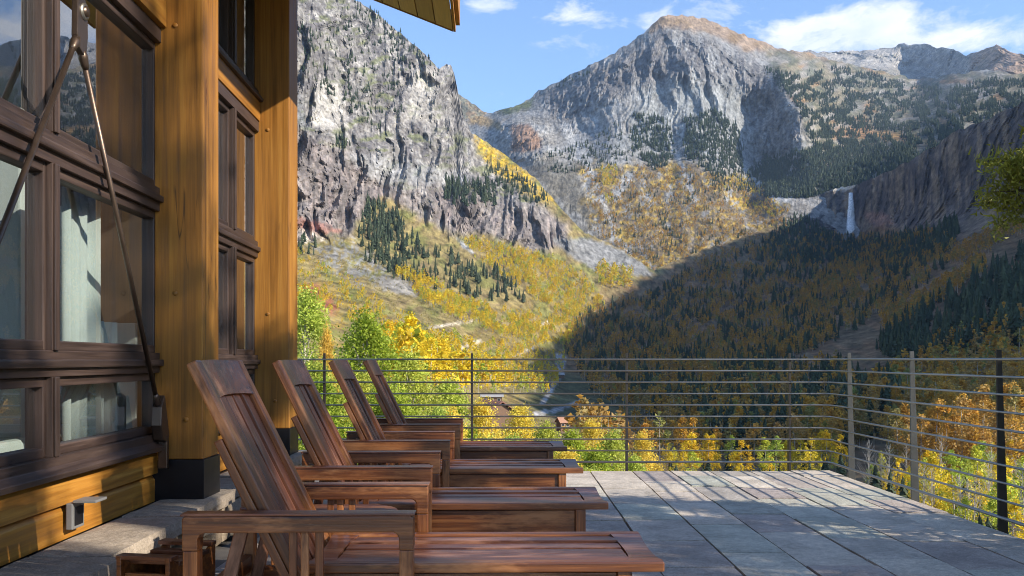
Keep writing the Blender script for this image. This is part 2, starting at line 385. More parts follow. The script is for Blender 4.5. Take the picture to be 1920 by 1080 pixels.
def reliefA(X, Y, x, y, z):
    wl = soft(CL_L, X, Y, 30); wr = soft(CL_R, X, Y, 12)
    sc_ = np.clip(y/1700., .02, 1.3)
    wp = fbm(X/90., Y/120., 4.4, 3)*1.1
    big = (ridged(X/120.+wp+Y/500., Y/300., 2.7, 3)-.55)*130*wl
    med = (ridged(X/34.+wp*1.2+Y/300., Y/210., 5.7, 3)-.5)*66*wl+ridged(X/50.+Y/90., Y/60.-X/200., 8.7, 4)*26*wl
    small = ridged(X/10.+wp*1.5, Y/62., 9.7, 4)*15*wl+fbm(X/7., Y/8., 6.6, 4)*11*wl+ridged(X/16.+Y/22., Y/15.-X/40., 4.2, 2)*9*wl
    strata = np.abs(((z/70.+fbm(x/200., y/200., 0, 3)*1.5) % 1)-.5)*9*wl
    rr = ridged(x/60., y/75., z/420., 4)*34*wr+fbm(x/18., y/18., z/40., 3)*8*wr
    lo = fbm(x/160., y/160., 5., 4)*34*sc_*(1-wl)*(1-wr)+fbm(x/30., y/30., 1., 3)*7*sc_*(1-wl)*(1-wr)
    # gullies running down the meadow slope
    gul = ridged((x+.5*y)/70., (y-.5*x)/400., 1.3, 3)*10*sc_*(1-wl)*(1-wr)*sstep(1200, 1050, X)
    return -(big+med+small+strata+rr)+lo+gul
def paintA(X, Y, x, y, z, nn):
    f1 = fbm(x/60., y/60., z/60., 5); f2 = fbm(X/5., Y/5., 1.7, 3); f3 = fbm(X/22., Y/14., 4.1, 4); f4 = fbm(X/2.6, Y/2.6, 7.7, 2)
    C = np.ones(X.shape+(3,))*MEAD
    C = lerp(C, SHRUB*1.15, sstep(-.05, .35, f3+f2*.5)*.7)
    C = lerp(C, YEL*.75, soft([(547, 480), (640, 520), (760, 640), (900, 640), (1000, 560), (1120, 560), (1100, 700), (900, 760), (547, 720)], X, Y, 40, 30)*sstep(-.1, .4, f3-f2)*.5)
    C = lerp(C, GRASS*1.1, sstep(-.05, .3, fbm(X/40., Y/26., 9.1, 4))*.6)
    # right slope in the shade: brown brush with pale grass
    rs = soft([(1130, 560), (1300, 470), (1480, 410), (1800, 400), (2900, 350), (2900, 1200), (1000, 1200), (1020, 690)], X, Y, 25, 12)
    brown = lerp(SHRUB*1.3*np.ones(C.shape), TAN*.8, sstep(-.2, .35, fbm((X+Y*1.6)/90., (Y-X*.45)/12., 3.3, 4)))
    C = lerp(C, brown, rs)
    # red slope and grey rubble in the meadow
    C = lerp(C, G(.30, .10, .06), soft([(570, 530), (600, 535), (635, 580), (620, 590), (590, 570), (572, 550)], X, Y, 6, 5, 12)*.85)
    C = lerp(C, SCREE*.75, soft([(560, 445), (660, 450), (740, 500), (780, 545), (700, 540), (610, 500)], X, Y, 12, 12, 25)*sstep(-.25, .2, f2+f3)*.85)
    C = lerp(C, ROCK*.8, soft([(700, 520), (745, 522), (790, 548), (770, 556), (720, 540)], X, Y, 4, 6, 10)*.9)
    # cliffs
    cl = np.maximum(soft(CL_L, X, Y, 9, 7, 26), 0)
    r = np.ones(C.shape)*ROCK
    r = lerp(r, PALE*.8, sstep(.05, .4, ridged(x/70., y/90., z/260., 4)-.05+f1*.4)*.45)
    r = lerp(r, DARKROCK_AND_SHADE, sstep(.32, .62, ridged(x/17., y/22., z/110., 3)+f2*.25)*.75)
    r = lerp(r, DARKROCK_AND_SHADE*1.1, sstep(.1, .5, fbm(x/140., y/120., z/90., 5))*.55)
    pinkz = soft([(400, 330), (560, 250), (700, 320), (760, 360), (870, 370), (960, 385), (1080, 400), (1080, 470), (850, 450), (740, 385), (650, 445), (400, 470)], X, Y, 26, 20)
    crk = np.maximum(sstep(.45, .62, ridged(X/11.+f1*.5, Y/75., 2.9, 2)), sstep(.55, .7, ridged(X/30.+fbm(X/40., Y/40., 3., 2), Y/38.-X/70., 7.9, 2)))
    r = lerp(r, G(.085, .08, .085), crk*sstep(-.25, .3, fbm(X/50., Y/60., 6.1, 3))*.75)
    r = lerp(r, PINK*1.05, pinkz*.45)
    r = lerp(r, DARKROCK_AND_SHADE*.9, pinkz*sstep(.3, .6, ridged(X/9., Y/60., 2.5, 3))*.7)
    r = lerp(r, GRASS*.9, sstep(.12, .32, fbm(X/26., Y/11., 5.5, 4))*(1-pinkz)*.6*sstep(-.2, .3, nn[..., 2]))
    r = lerp(r, PALE*1.05, soft([(592, 150), (640, 155), (652, 240), (588, 238)], X, Y, 6, 5, 12)*.7)
    r = lerp(r, PALE*1.0, soft([(770, 120), (815, 130), (818, 230), (760, 225)], X, Y, 9, 8, 12)*.5)
    r = lerp(r, G(.20,.225,.24), soft([(547, 160), (560, 180), (575, 240), (547, 230)], X, Y, 9, 8, 12)*.5)
    # stepped pale scree ledges inside the massif
    r = lerp(r, SCREE*1.1, soft([(650, 290), (760, 300), (880, 330), (860, 350), (700, 340)], X, Y, 12, 14, 20)*.6)
    C = lerp(C, r, cl)
    C = lerp(C, G(.62, .55, .47), soft([(547, 425), (585, 432), (610, 446), (547, 456)], X, Y, 4, 5, 8)*.9)
    C = lerp(C, G(.36, .16, .12), soft([(547, 405), (600, 418), (650, 436), (600, 438), (547, 424)], X, Y, 4, 5, 8)*.6)
    # yellow strip above the lower band
    C = lerp(C, YEL*.9, soft([(888, 252), (945, 292), (1000, 332), (1040, 380), (1000, 372), (940, 330), (905, 300)], X, Y, 7, 8, 14)*sstep(-.3, .1, f2+f3)*.9)
    # scree fan
    fan = soft([(1035, 448), (1100, 446), (1150, 462), (1205, 492), (1228, 520), (1190, 516), (1150, 500), (1125, 512), (1090, 492), (1060, 472)], X, Y, 4, 4, 12)
    C = lerp(C, SCREE*.72, fan*.95)
    C = lerp(C, SCREE*1.2, soft([(855, 446), (870, 455), (890, 474), (884, 476), (864, 460)], X, Y, 2, 2, 8))
    for pl in ([(800, 614), (842, 606), (886, 600), (886, 604), (842, 611), (806, 618)], [(860, 652), (880, 642), (902, 636), (903, 641), (884, 648), (864, 657)], [(950, 674), (985, 656), (1000, 650), (1001, 654), (970, 668)],
               [(1010, 610), (1030, 600), (1040, 603), (1015, 615)]):
        C = lerp(C, G(.5, .44, .34), soft(pl, X, Y, 1.8, 1.5, 6)*.9)
    # valley floor: river, pale gravel road and turf
    C = lerp(C, G(.07, .085, .04), soft([(1000, 735), (1060, 700), (1200, 735), (1250, 770), (1100, 790), (990, 775)], X, Y, 12, 8)*.8)
    for pl in ([(1042, 662), (1062, 668), (1056, 700), (1036, 735), (1020, 760), (1012, 758), (1028, 730), (1044, 696)], [(1000, 772), (1040, 765), (1090, 748), (1092, 753), (1045, 772), (1005, 780)]):
        C = lerp(C, G(.36, .36, .37), soft(pl, X, Y, 3, 3, 9)*.85)
    # right cliffs
    cr = soft(CL_R, X, Y, 5, 4, 14)
    rr = lerp(np.ones(C.shape)*G(.125, .10, .072), G(.215, .17, .125), sstep(-.1, .5, ridged(X/16., Y/120., 6.5, 4)))
    rr = lerp(rr, G(.07, .065, .07), sstep(.25, .6, ridged(X/11., Y/90., 8.5, 3))*.8)
    rr = lerp(rr, G(.34, .20, .15), soft([(1620, 400), (1660, 398), (1680, 420), (1640, 424)], X, Y, 6, 6, 12)*.7)
    C = lerp(C, rr, cr)
    C = lerp(C, PALE, soft([(1536, 352), (1560, 342), (1600, 342), (1612, 350), (1580, 358), (1545, 360)], X, Y, 2.5, 4, 7)*.9)
    C = lerp(C, G(.18, .15, .13), soft([(1700, 430), (1800, 400), (1880, 395), (1860, 440), (1760, 460), (1690, 460)], X, Y, 14, 14)*.6)
    k1 = (1-.6*cl)[..., None]
    return C*(1+.20*k1*f4[..., None])*(1+.25*k1*f2[..., None])
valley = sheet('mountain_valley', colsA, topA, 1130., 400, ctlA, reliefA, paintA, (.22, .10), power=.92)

RIDGE_B = [(1215, 60), (1330, 60), (1400, 95), (1455, 150), (1505, 215), (1480, 240), (1400, 190), (1300, 160)]
colsB = np.concatenate([np.arange(780, 1925, 2.4), np.arange(1930, 2700, 25.)])
topB = [(780, 230), (880, 222), (920, 212), (955, 203), (985, 190), (1010, 170), (1040, 155), (1060, 146), (1075, 138), (1100, 125), (1140, 107), (1180, 82), (1205, 63), (1225, 45), (1240, 33), (1253, 28), (1300, 30), (1340, 42), (1380, 60), (1420, 76),
        (1460, 90), (1500, 97), (1540, 106), (1600, 122), (1660, 135), (1720, 150), (1800, 138), (1850, 130), (1920, 140), (2100, 150), (2700, 250)]
ctlB = [(780,230,3900),(920,212,3800),(990,188,3750),(1075,138,3700),(1180,82,3650),(1250,28,3650),(1340,42,3900),(1460,90,4300),(1540,106,4500),(1720,150,4700),(1850,130,3900),(1920,140,3700),(2100,150,3400),
 (950,240,3350),(945,290,3150),(985,250,3150),(1020,290,2950),(1000,350,2700),(1100,400,2500),(1160,470,2250),(1200,520,2120),(1050,230,3350),(1080,250,3230),(1150,180,3300),(1150,280,2950),(1150,380,2600),(1250,130,3380),(1250,200,3240),(1250,280,3000),(1270,350,2750),(1270,440,2380),
 (1330,90,3420),(1340,200,3200),(1330,280,2900),(1345,330,2780),(1340,400,2520),(1395,120,3500),(1400,200,3440),(1405,300,3160),(1410,380,2850),(1430,140,3430),(1450,200,3340),(1450,300,3150),(1495,205,2960),(1470,140,3200),(1500,290,2780),(1440,370,2700),(1470,410,2520),
 (1380,440,2420),(1452,145,3330),(1510,225,2950),(1560,200,3600),(1560,280,2950),(1600,340,2720),(1520,360,2700),(1640,180,4000),(1700,230,3300),(1700,300,2600),(1800,230,2700),(1760,160,4000),(1920,190,2900),(1920,260,2500),(1300,550,2000),(1600,560,2200),(900,450,2600),(2300,200,2600),(2700,400,2000)]
FACE = [(1075, 150), (1180, 92), (1240, 55), (1330, 75), (1400, 105), (1455, 150), (1500, 215), (1500, 260), (1440, 330), (1400, 230), (1380, 160), (1300, 160), (1200, 165), (1120, 200), (1060, 240), (1010, 200), (1030, 165)]
def reliefB(X, Y, x, y, z):
    w_ = soft(FACE, X, Y, 25); k = np.maximum(w_, soft([(930, 225), (1030, 230), (1030, 300), (950, 300)], X, Y, 10))
    med = ridged(x/150., y/300., z/520., 4)*72*k
    buttress = ridged(X/52.+fbm(X/60., Y/80., 1.4, 2)*.7, Y/210., 1.9, 3)*60*soft([(1080, 100), (1400, 90), (1400, 250), (1060, 250)], X, Y, 25)
    small = fbm(x/42., y/50., z/90., 4)*26*(.35+.65*k)
    small = small+(ridged(X/9.+fbm(X/30., Y/30., 2., 2), Y/34., 3.9, 3)*15+fbm(X/6., Y/6., 2.6, 3)*7)*(.3+.7*k)
    spur = ridged(X/95.+.3, Y/900.+.2, 3.3, 3)*22*(1-k)*sstep(1520, 1440, X)*sstep(520, 420, Y)
    lo = fbm(x/300., y/300., 2., 4)*40*(1-k)
    return -(med+small+spur+buttress)+lo
def paintB(X, Y, x, y, z, nn):
    f1 = fbm(x/110., y/110., z/110., 5); f2 = fbm(X/4.6, Y/4.6, 11.7, 3); f3 = fbm(X/22., Y/16., 14.1, 4); f4 = fbm(X/2.6, Y/2.6, 17.7, 2)
    C = np.ones(X.shape+(3,))*SCREE*.84
    C = lerp(C, ROCK*.84, sstep(-.2, .3, f1))
    C = lerp(C, DARKROCK_AND_SHADE*1.1, soft(FACE, X, Y, 18, 12)*sstep(.1, .55, ridged(X/13., Y/38., 12.5, 4)+f2*.3)*.8)
    C = lerp(C, G(.22, .235, .235), soft([(1190, 160), (1400, 160), (1420, 260), (1300, 300), (1170, 280)], X, Y, 30, 20)*.7)
    ck = sstep(.42, .66, ridged(X/10.+f1*.6, Y/60., 2.9, 3))*soft(FACE, X, Y, 18, 12)
    C = lerp(C, G(.07, .075, .085), ck*.6)
    C = lerp(C, PALE*.95, sstep(.1, .4, fbm(X/7., Y/16., 9.9, 3))*soft(FACE, X, Y, 18, 12)*.2)
    # brown summit dome
    dome = soft([(1235, 20), (1253, 5), (1500, 70), (1760, 130), (1650, 150), (1560, 130), (1500, 112), (1440, 96), (1400, 96), (1340, 66), (1290, 56), (1245, 52), (1215, 62)], X, Y, 5, 4, 16)
    C = lerp(C, lerp(G(.245, .18, .125)*np.ones(C.shape), G(.19, .13, .07), sstep(-.1, .4, f3)), dome*.95)
    # brown heath and meadows of the plateau
    pl = soft([(1430, 90), (1560, 110), (1800, 130), (2700, 120), (2700, 500), (1560, 380), (1500, 340), (1510, 230), (1460, 150)], X, Y, 12, 10)
    pc = lerp(G(.20, .175, .12)*np.ones(C.shape), G(.24, .225, .20), sstep(-.15, .2, fbm(X/30., Y/15., 21.1, 4)))
    pc = lerp(pc, G(.30, .17, .07), sstep(.12, .4, fbm(X/50., Y/18., 25.1, 4))*.8)
    pc = lerp(pc, G(.055, .072, .04), sstep(-.15, .2, fbm(X/18., Y/12., 28.1, 3))*.6)
    C = lerp(C, pc, pl)
    C = lerp(C, G(.38, .22, .08), soft([(1590, 238), (1640, 244), (1740, 258), (1780, 262), (1740, 272), (1650, 262), (1600, 256)], X, Y, 5, 5, 14)*.8)
    C = lerp(C, G(.30, .17, .08), soft([(1560, 240), (1620, 235), (1660, 255), (1560, 262)], X, Y, 5, 5, 14)*.7)
    # autumn scrub apron at the foot
    ap = soft([(1090, 300), (1130, 310), (1200, 305), (1290, 300), (1345, 320), (1420, 335), (1480, 400), (1460, 440), (1300, 490), (1225, 530), (1150, 480), (1110, 420), (1090, 360)], X, Y, 14, 14, 22)
    ac = lerp(lerp(G(.14, .105, .06)*np.ones(C.shape), SCREE*.8, sstep(0, .25, fbm(X/26., Y/40., 51.1, 4))), YEL*.8, sstep(-.05, .3, fbm(X/7., Y/7., 31.1, 3)+fbm(X/40., Y/25., 33., 3)*.6))
    C = lerp(C, ac, ap*.85)
    C = lerp(C, G(.10, .085, .05), soft([(1000, 300), (1085, 300), (1110, 420), (1060, 400), (1000, 330)], X, Y, 14, 14)*.6)
    # scree chutes
    for pth, wd in (([(1255, 265), (1268, 290), (1280, 315), (1292, 345), (1302, 378)], 5.5), ([(1390, 250), (1393, 300), (1402, 330), (1430, 355), (1452, 372)], 6), ([(1095, 290), (1110, 330), (1125, 365), (1140, 400), (1150, 430), (1146, 460)], 5),
                    ([(1180, 330), (1150, 370), (1130, 375)], 12), ([(1060, 240), (1085, 290), (1100, 300)], 12), ([(1400, 330), (1440, 350), (1475, 375)], 7)):
        dm = np.full(X.shape, 1e9)
        for (a, b2) in zip(pth[:-1], pth[1:]):
            ex, ey = b2[0]-a[0], b2[1]-a[1]; t_ = np.clip(((X-a[0])*ex+(Y-a[1])*ey)/(ex*ex+ey*ey), 0, 1)
            dm = np.minimum(dm, np.hypot(X-a[0]-t_*ex, Y-a[1]-t_*ey))
        C = lerp(C, SCREE*1.12, sstep(wd*1.3, wd*.4, dm+f2*3)*.9)
    for yy in (402, 428, 442):
        C = lerp(C, G(.24, .20, .15), sstep(2.2, .6, np.abs(Y-yy-8*np.sin((X-1180)/150.)))*((X > 1180) & (X < 1470))*.6)
    # reddish knob by the upper falls
    C = lerp(C, G(.24, .15, .10), soft([(958, 238), (990, 232), (1016, 262), (1010, 282), (960, 285)], X, Y, 5, 4, 10)*.9)
    C = lerp(C, GRASS*.8, soft([(920, 205), (1000, 185), (1000, 200), (950, 216)], X, Y, 5, 4, 10)*.8)
    C = lerp(C, G(.30, .19, .06), soft([(868, 205), (930, 225), (945, 245), (880, 232)], X, Y, 5, 4, 10)*.7)
    return C*(.92+.22*f4[..., None])*(1+.22*f2[..., None])
sheet('main_mountain', colsB, topB, 600., 250, ctlB, reliefB, paintB, (.12, .10))

colsF = np.arange(1380, 2500, 4.)
topF = [(1380, 84), (1500, 97), (1540, 97), (1590, 95), (1615, 95), (1640, 92), (1665, 90), (1685, 84), (1700, 83), (1735, 84), (1760, 88), (1800, 98), (1812, 103), (1830, 98), (1850, 90), (1868, 84), (1885, 92), (1920, 104), (2000, 130), (2200, 120), (2500, 170)]
ctlF = [(1380,84,6500),(1500,97,6300),(1600,95,6200),(1690,84,6000),(1735,84,5900),(1770,95,5400),(1812,103,4900),(1868,84,4500),(1920,104,4300),(1500,160,5400),(1600,150,5500),(1660,140,5500),(1700,125,6050),(1730,150,5500),(1780,140,5150),(1690,160,5000),(1820,140,4500),(1920,170,3900),(2200,120,4000),(2500,300,3000),(1600,250,4500),(2000,260,3500)]
def reliefF(X, Y, x, y, z): return -ridged(x/260., y/300., z/500., 4)*110+fbm(x/60., y/60., z/60., 3)*25
def paintF(X, Y, x, y, z, nn):
    f2 = fbm(X/5., Y/5., 41.7, 3); f3 = fbm(X/25., Y/14., 44.1, 4)
    C = np.ones(X.shape+(3,))*G(.29, .275, .25)
    C = lerp(C, DARKROCK_AND_SHADE*1.2, soft([(1695, 90), (1812, 98), (1800, 145), (1710, 150)], X, Y, 8, 6)*sstep(-.2, .4, ridged(X/9., Y/30., 4.4, 3))*.6)  # bowl turned from the sun painted darker, its shade put in the colour
    C = lerp(C, G(.27, .18, .12), soft([(1812, 60), (2500, 60), (2500, 350), (1900, 200), (1830, 150)], X, Y, 10, 8)*.85)
    C = lerp(C, G(.10, .095, .06), sstep(.05, .35, f3+.2*f2)*.5)
    return C*(1+.25*f2[..., None])
sheet('far_basin_mountains', colsF, topF, 300., 100, ctlF, reliefF, paintF, (.12, .10))
colsS = np.arange(760, 1080, 4.)
sheet('saddle_hill', colsS, [(760, 120), (830, 165), (862, 178), (880, 189), (900, 204), (914, 213), (940, 215), (1080, 225)], 330., 40, [(760, 120, 5000), (862, 178, 4700), (914, 213, 4500), (1080, 225, 4500), (800, 300, 4000), (1000, 300, 4100)],
      lambda X, Y, x, y, z: -ridged(x/200., y/200., z/300., 3)*60, lambda X, Y, x, y, z, nn: lerp(np.ones(X.shape+(3,))*G(.17, .165, .12), G(.25, .16, .09), sstep(-.1, .4, fbm(X/12., Y/10., 3., 3))), (.12, .10))

# the high ridge that walls the valley on the right, beyond the frame: its shadow lies over the valley floor
ax, la = np.array([.894, -.447]), np.array([.447, .894])
uu = np.arange(-500, 4200, 12.)
hh = np.interp(uu, [-500, -60, 60, 130, 195, 274, 400, 631, 1000, 1374, 1909, 2109, 2334, 2800, 4200], [60, 150, 300, 420, 518, 550, 612, 672, 790, 893, 1046, 1087, 1116, 1100, 900])
aa = np.concatenate([np.linspace(420, 1000, 28), np.linspace(1030, 2600, 24)])
U, A_ = np.meshgrid(uu, aa)
prof = np.where(A_ < 1000, ((A_-420)/580)**1.25, 1-((A_-1000)/1600)**1.2*.9)
Hh = np.interp(U, uu, hh)
jag = fbm(uu/90., 3.1, 1.2, 3)*34+fbm(uu/18., 7.1, 1.2, 3)*9
z_ = -40+(Hh+40)*prof+fbm(U/160., A_/160., 3.3, 5)*70*(prof*(1-prof))*4+jag[None]*prof**3
x_ = ax[0]*A_+la[0]*U; y_ = ax[1]*A_+la[1]*U
V = np.stack([x_, y_, z_], -1); nr, nc = V.shape[:2]; idx = np.arange(nr*nc).reshape(nr, nc)
q = np.stack([idx[:-1, :-1], idx[:-1, 1:], idx[1:, 1:], idx[1:, :-1]], -1).reshape(-1, 4)
k_ = fbm(U/70., A_/70., 8.3, 4)
Cc = lerp(np.ones(U.shape+(3,))*G(.05, .06, .03), G(.23, .20, .17), np.clip(sstep(-.1, .3, k_)+sstep(.75, 1., prof)*.6, 0, 1))
o = link('valley_side_ridge', np_mesh('valley_side_ridge', V.reshape(-1, 3), q, smooth=True, cols=Cc.reshape(-1, 3)), M['terrain']); o['kind'] = 'structure'
# ---------------------------------------------------------------- trees
def leaf_mat(name, stops, rough=.6, trans=.35):
    m = bpy.data.materials.new(name); m.use_nodes = True; n = NT(m.node_tree); b = n.n['Principled BSDF']; out = n.n['Material Output']
    inf = n.new('ShaderNodeObjectInfo').outputs['Random']; at = n.new('ShaderNodeVertexColor', layer_name='col').outputs[0]
    c = n.mix(1.0, n.ramp(inf, stops), at, 'MULTIPLY')
    n.set(b, 'Base Color', c); b.inputs['Roughness'].default_value = rough; b.inputs['Specular IOR Level'].default_value = .25
    tr = n.new('ShaderNodeBsdfTranslucent'); n.set(tr, 'Color', c)
    mx = n.new('ShaderNodeMixShader'); mx.inputs[0].default_value = trans
    n.l.new(b.outputs[0], mx.inputs[1]); n.l.new(tr.outputs[0], mx.inputs[2]); n.l.new(mx.outputs[0], out.inputs[0]); return m
M['conifer'] = leaf_mat('conifer_needles', [(0, (.036, .058, .034)), (.5, (.052, .078, .043)), (1, (.085, .108, .055))], .7, .1)
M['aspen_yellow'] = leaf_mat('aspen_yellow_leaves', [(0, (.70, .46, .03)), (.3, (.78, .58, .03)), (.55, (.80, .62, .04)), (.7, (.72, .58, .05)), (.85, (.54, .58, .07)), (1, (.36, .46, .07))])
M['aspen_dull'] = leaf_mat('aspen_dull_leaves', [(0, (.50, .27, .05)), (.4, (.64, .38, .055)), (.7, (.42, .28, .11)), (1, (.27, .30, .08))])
M['scrub_orange'] = leaf_mat('scrub_orange_leaves', [(0, (.54, .28, .04)), (.4, (.66, .42, .04)), (.7, (.36, .24, .08)), (1, (.19, .18, .06))])
M['scrub_olive'] = leaf_mat('scrub_olive_leaves', [(0, (.30, .24, .06)), (.4, (.22, .22, .06)), (.7, (.50, .40, .05)), (1, (.16, .20, .05))])
M['leaf_green'] = leaf_mat('aspen_green_leaves', [(0, (.30, .40, .045)), (1, (.38, .44, .05))], .55, .45)
M['leaf_mixed'] = leaf_mat('aspen_turning_leaves', [(0, (.54, .56, .10)), (1, (.44, .53, .10))], .55, .45)
M['leaf_gold'] = leaf_mat('aspen_gold_leaves', [(0, (.80, .66, .11)), (1, (.78, .61, .10))], .55, .45)
M['leaf_orange'] = leaf_mat('aspen_orange_leaves', [(0, (.76, .52, .10)), (1, (.74, .54, .10))], .55, .45)
M['pine_needles'] = leaf_mat('pine_needles', [(0, (.27, .27, .035)), (1, (.26, .26, .045))], .5, .25)
M['bark_pale'] = simple('pale_bark', (.42, .38, .31), .85, 0, .3, 6, .3)
M['bark_dark'] = simple('dark_bark', (.10, .07, .05), .9, 0, .3, 6, .3)
def conifer_mesh(name, tiers, spikes, seed, w=.19):
    r = np.random.default_rng(seed); V = []; Fc = []; Cc = []
    def tri(a, b, c, col): 
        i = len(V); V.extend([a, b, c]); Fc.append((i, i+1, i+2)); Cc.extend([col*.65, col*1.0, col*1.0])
    for t in range(tiers):
        f = t/tiers; z0 = .10+.86*f; rad = w*(1-f)**.85*(.85+.3*r.random())+.012; a0 = r.random()*6.28
        top = (0, 0, min(1.0, z0+.86/tiers*1.75))
        for k in range(spikes):
            a = a0+k*2*math.pi/spikes+r.normal()*.12; rr = rad*(.65+.55*r.random()); da = 2*math.pi/spikes*.62
            p = (rr*math.cos(a-da), rr*math.sin(a-da), z0-.02*r.random()); q = (rr*1.1*math.cos(a+da), rr*1.1*math.sin(a+da), z0-.05*r.random())
            tri(top, p, q, .7+.6*r.random())
    Fc = np.array(Fc); nf = len(Fc); tv, tf, _ = tube_arrays([(0, 0, -.06), (0, 0, .3)], [.016, .012], 4)
    V = np.concatenate([np.array(V), tv]); C = np.concatenate([np.array(Cc)[:, None]*np.ones(3), np.ones((len(tv), 3))])
    T = np.concatenate([tf[:, [0, 1, 2]], tf[:, [0, 2, 3]]])+nf*3
    me = np_mesh(name, V, np.concatenate([Fc, T]), cols=C, mats=[0]*nf+[1]*len(T)); me.materials.append(M['conifer']); me.materials.append(M['bark_dark']); return me
def leaf_quads(cent, size, r, up=.35, sx=1.0):
    n = len(cent); nrm = r.normal(size=(n, 3)); nrm[:, 2] += up; nrm /= np.linalg.norm(nrm, axis=1)[:, None]
    a = np.cross(nrm, r.normal(size=(n, 3))); a /= np.linalg.norm(a, axis=1)[:, None]; b = np.cross(nrm, a)
    s = size*(.6+.8*r.random(n))[:, None]
    V = np.stack([cent-a*s, cent-b*s*sx*.7, cent+a*s, cent+b*s*sx*.7], 1).reshape(-1, 3)
    return V, np.arange(n*4).reshape(n, 4)
def aspen_mesh(name, nleaf, nclump, size, seed, leafmat, w=.24, base=.28, trunk=True, shape=1.0):
    """unit-high aspen: pale stem, crown of leaf clumps with gaps"""
    r = np.random.default_rng(seed); cl = []
    for _ in range(nclump):
        f = r.random()**.8; z = base+(1-base)*f; rad = w*math.sin(math.pi*min(1, .16+.84*f)**shape)*(.9)+.02
        a = r.random()*6.28; q = math.sqrt(r.random())*rad
        cl.append((q*math.cos(a), q*math.sin(a), z, (.045+.06*r.random())*(1.15-.5*f), .72+.5*r.random()))
    cl = np.array(cl); k = r.integers(0, nclump, nleaf); dv = r.normal(size=(nleaf, 3)); dv /= np.linalg.norm(dv, axis=1)[:, None]
    c = cl[k, :3]+dv*(cl[k, 3]*(.35+.75*r.random(nleaf)))[:, None]*np.array([1, 1, 1.15])
    V, Q = leaf_quads(c, size, r); col = np.repeat(cl[k, 4]*(.8+.4*r.random(nleaf)), 4)[:, None]*np.ones(3)
    if not trunk:
        me = np_mesh(name, V, Q, cols=col); me.materials.append(M[leafmat]); return me, cl
    tv, tf, _ = tube_arrays([(0, 0, -.05), (.006, 0, .4), (-.004, .004, .9)], [.013, .009, .003], 5)
    parts = [tf+len(V)]; VV = [V, tv]; nb = len(V)+len(tv)
    me = np_mesh(name, np.concatenate(VV), np.concatenate([Q]+parts), cols=np.concatenate([col, np.ones((len(tv), 3))]), mats=[0]*len(Q)+[1]*len(tf))
    me.materials.append(M[leafmat]); me.materials.append(M['bark_pale']); return me
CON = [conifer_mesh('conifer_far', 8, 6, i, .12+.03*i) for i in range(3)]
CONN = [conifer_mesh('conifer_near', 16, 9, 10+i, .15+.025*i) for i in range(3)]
ASP = {k: [aspen_mesh('aspen_far', 130, 16, .045, 20+i, k, .21+.03*i, .2) for i in range(3)] for k in ('aspen_yellow', 'aspen_dull', 'scrub_orange', 'scrub_olive')}
ASPN = {k: [aspen_mesh('aspen_near', 1500, 44, .0155, 30+i, k, .22+.04*i, .14) for i in range(3)] for k in ('aspen_yellow', 'aspen_dull')}
def bare_mesh(name, seed):
    r = np.random.default_rng(seed); VV = []; FF = []; nb = 0
    def add(p, rad, n=4):
        nonlocal nb
        v, f, _ = tube_arrays(p, rad, n); VV.append(v); FF.append(f+nb); nb += len(v)
    add([(0, 0, -.05), (.01, 0, .5), (0, .01, 1)], [.008, .005, .002])
    for k in range(46):
        z = .3+.65*r.random(); a = r.random()*6.28; L = .22*(1.15-z); p = Vector((0, 0, z)); e = p+Vector((math.cos(a)*L, math.sin(a)*L, L*1.5))
        add([p, (p+e)/2+Vector((0, 0, -.01)), e], [.0025, .0015, .001], 3 if False else 4)
    V = np.concatenate(VV); me = np_mesh(name, V, np.concatenate(FF), cols=np.ones((len(V), 3))); me.materials.append(M['bark_pale']); return me
BARE = [bare_mesh('bare_aspen', 50+i) for i in range(2)]
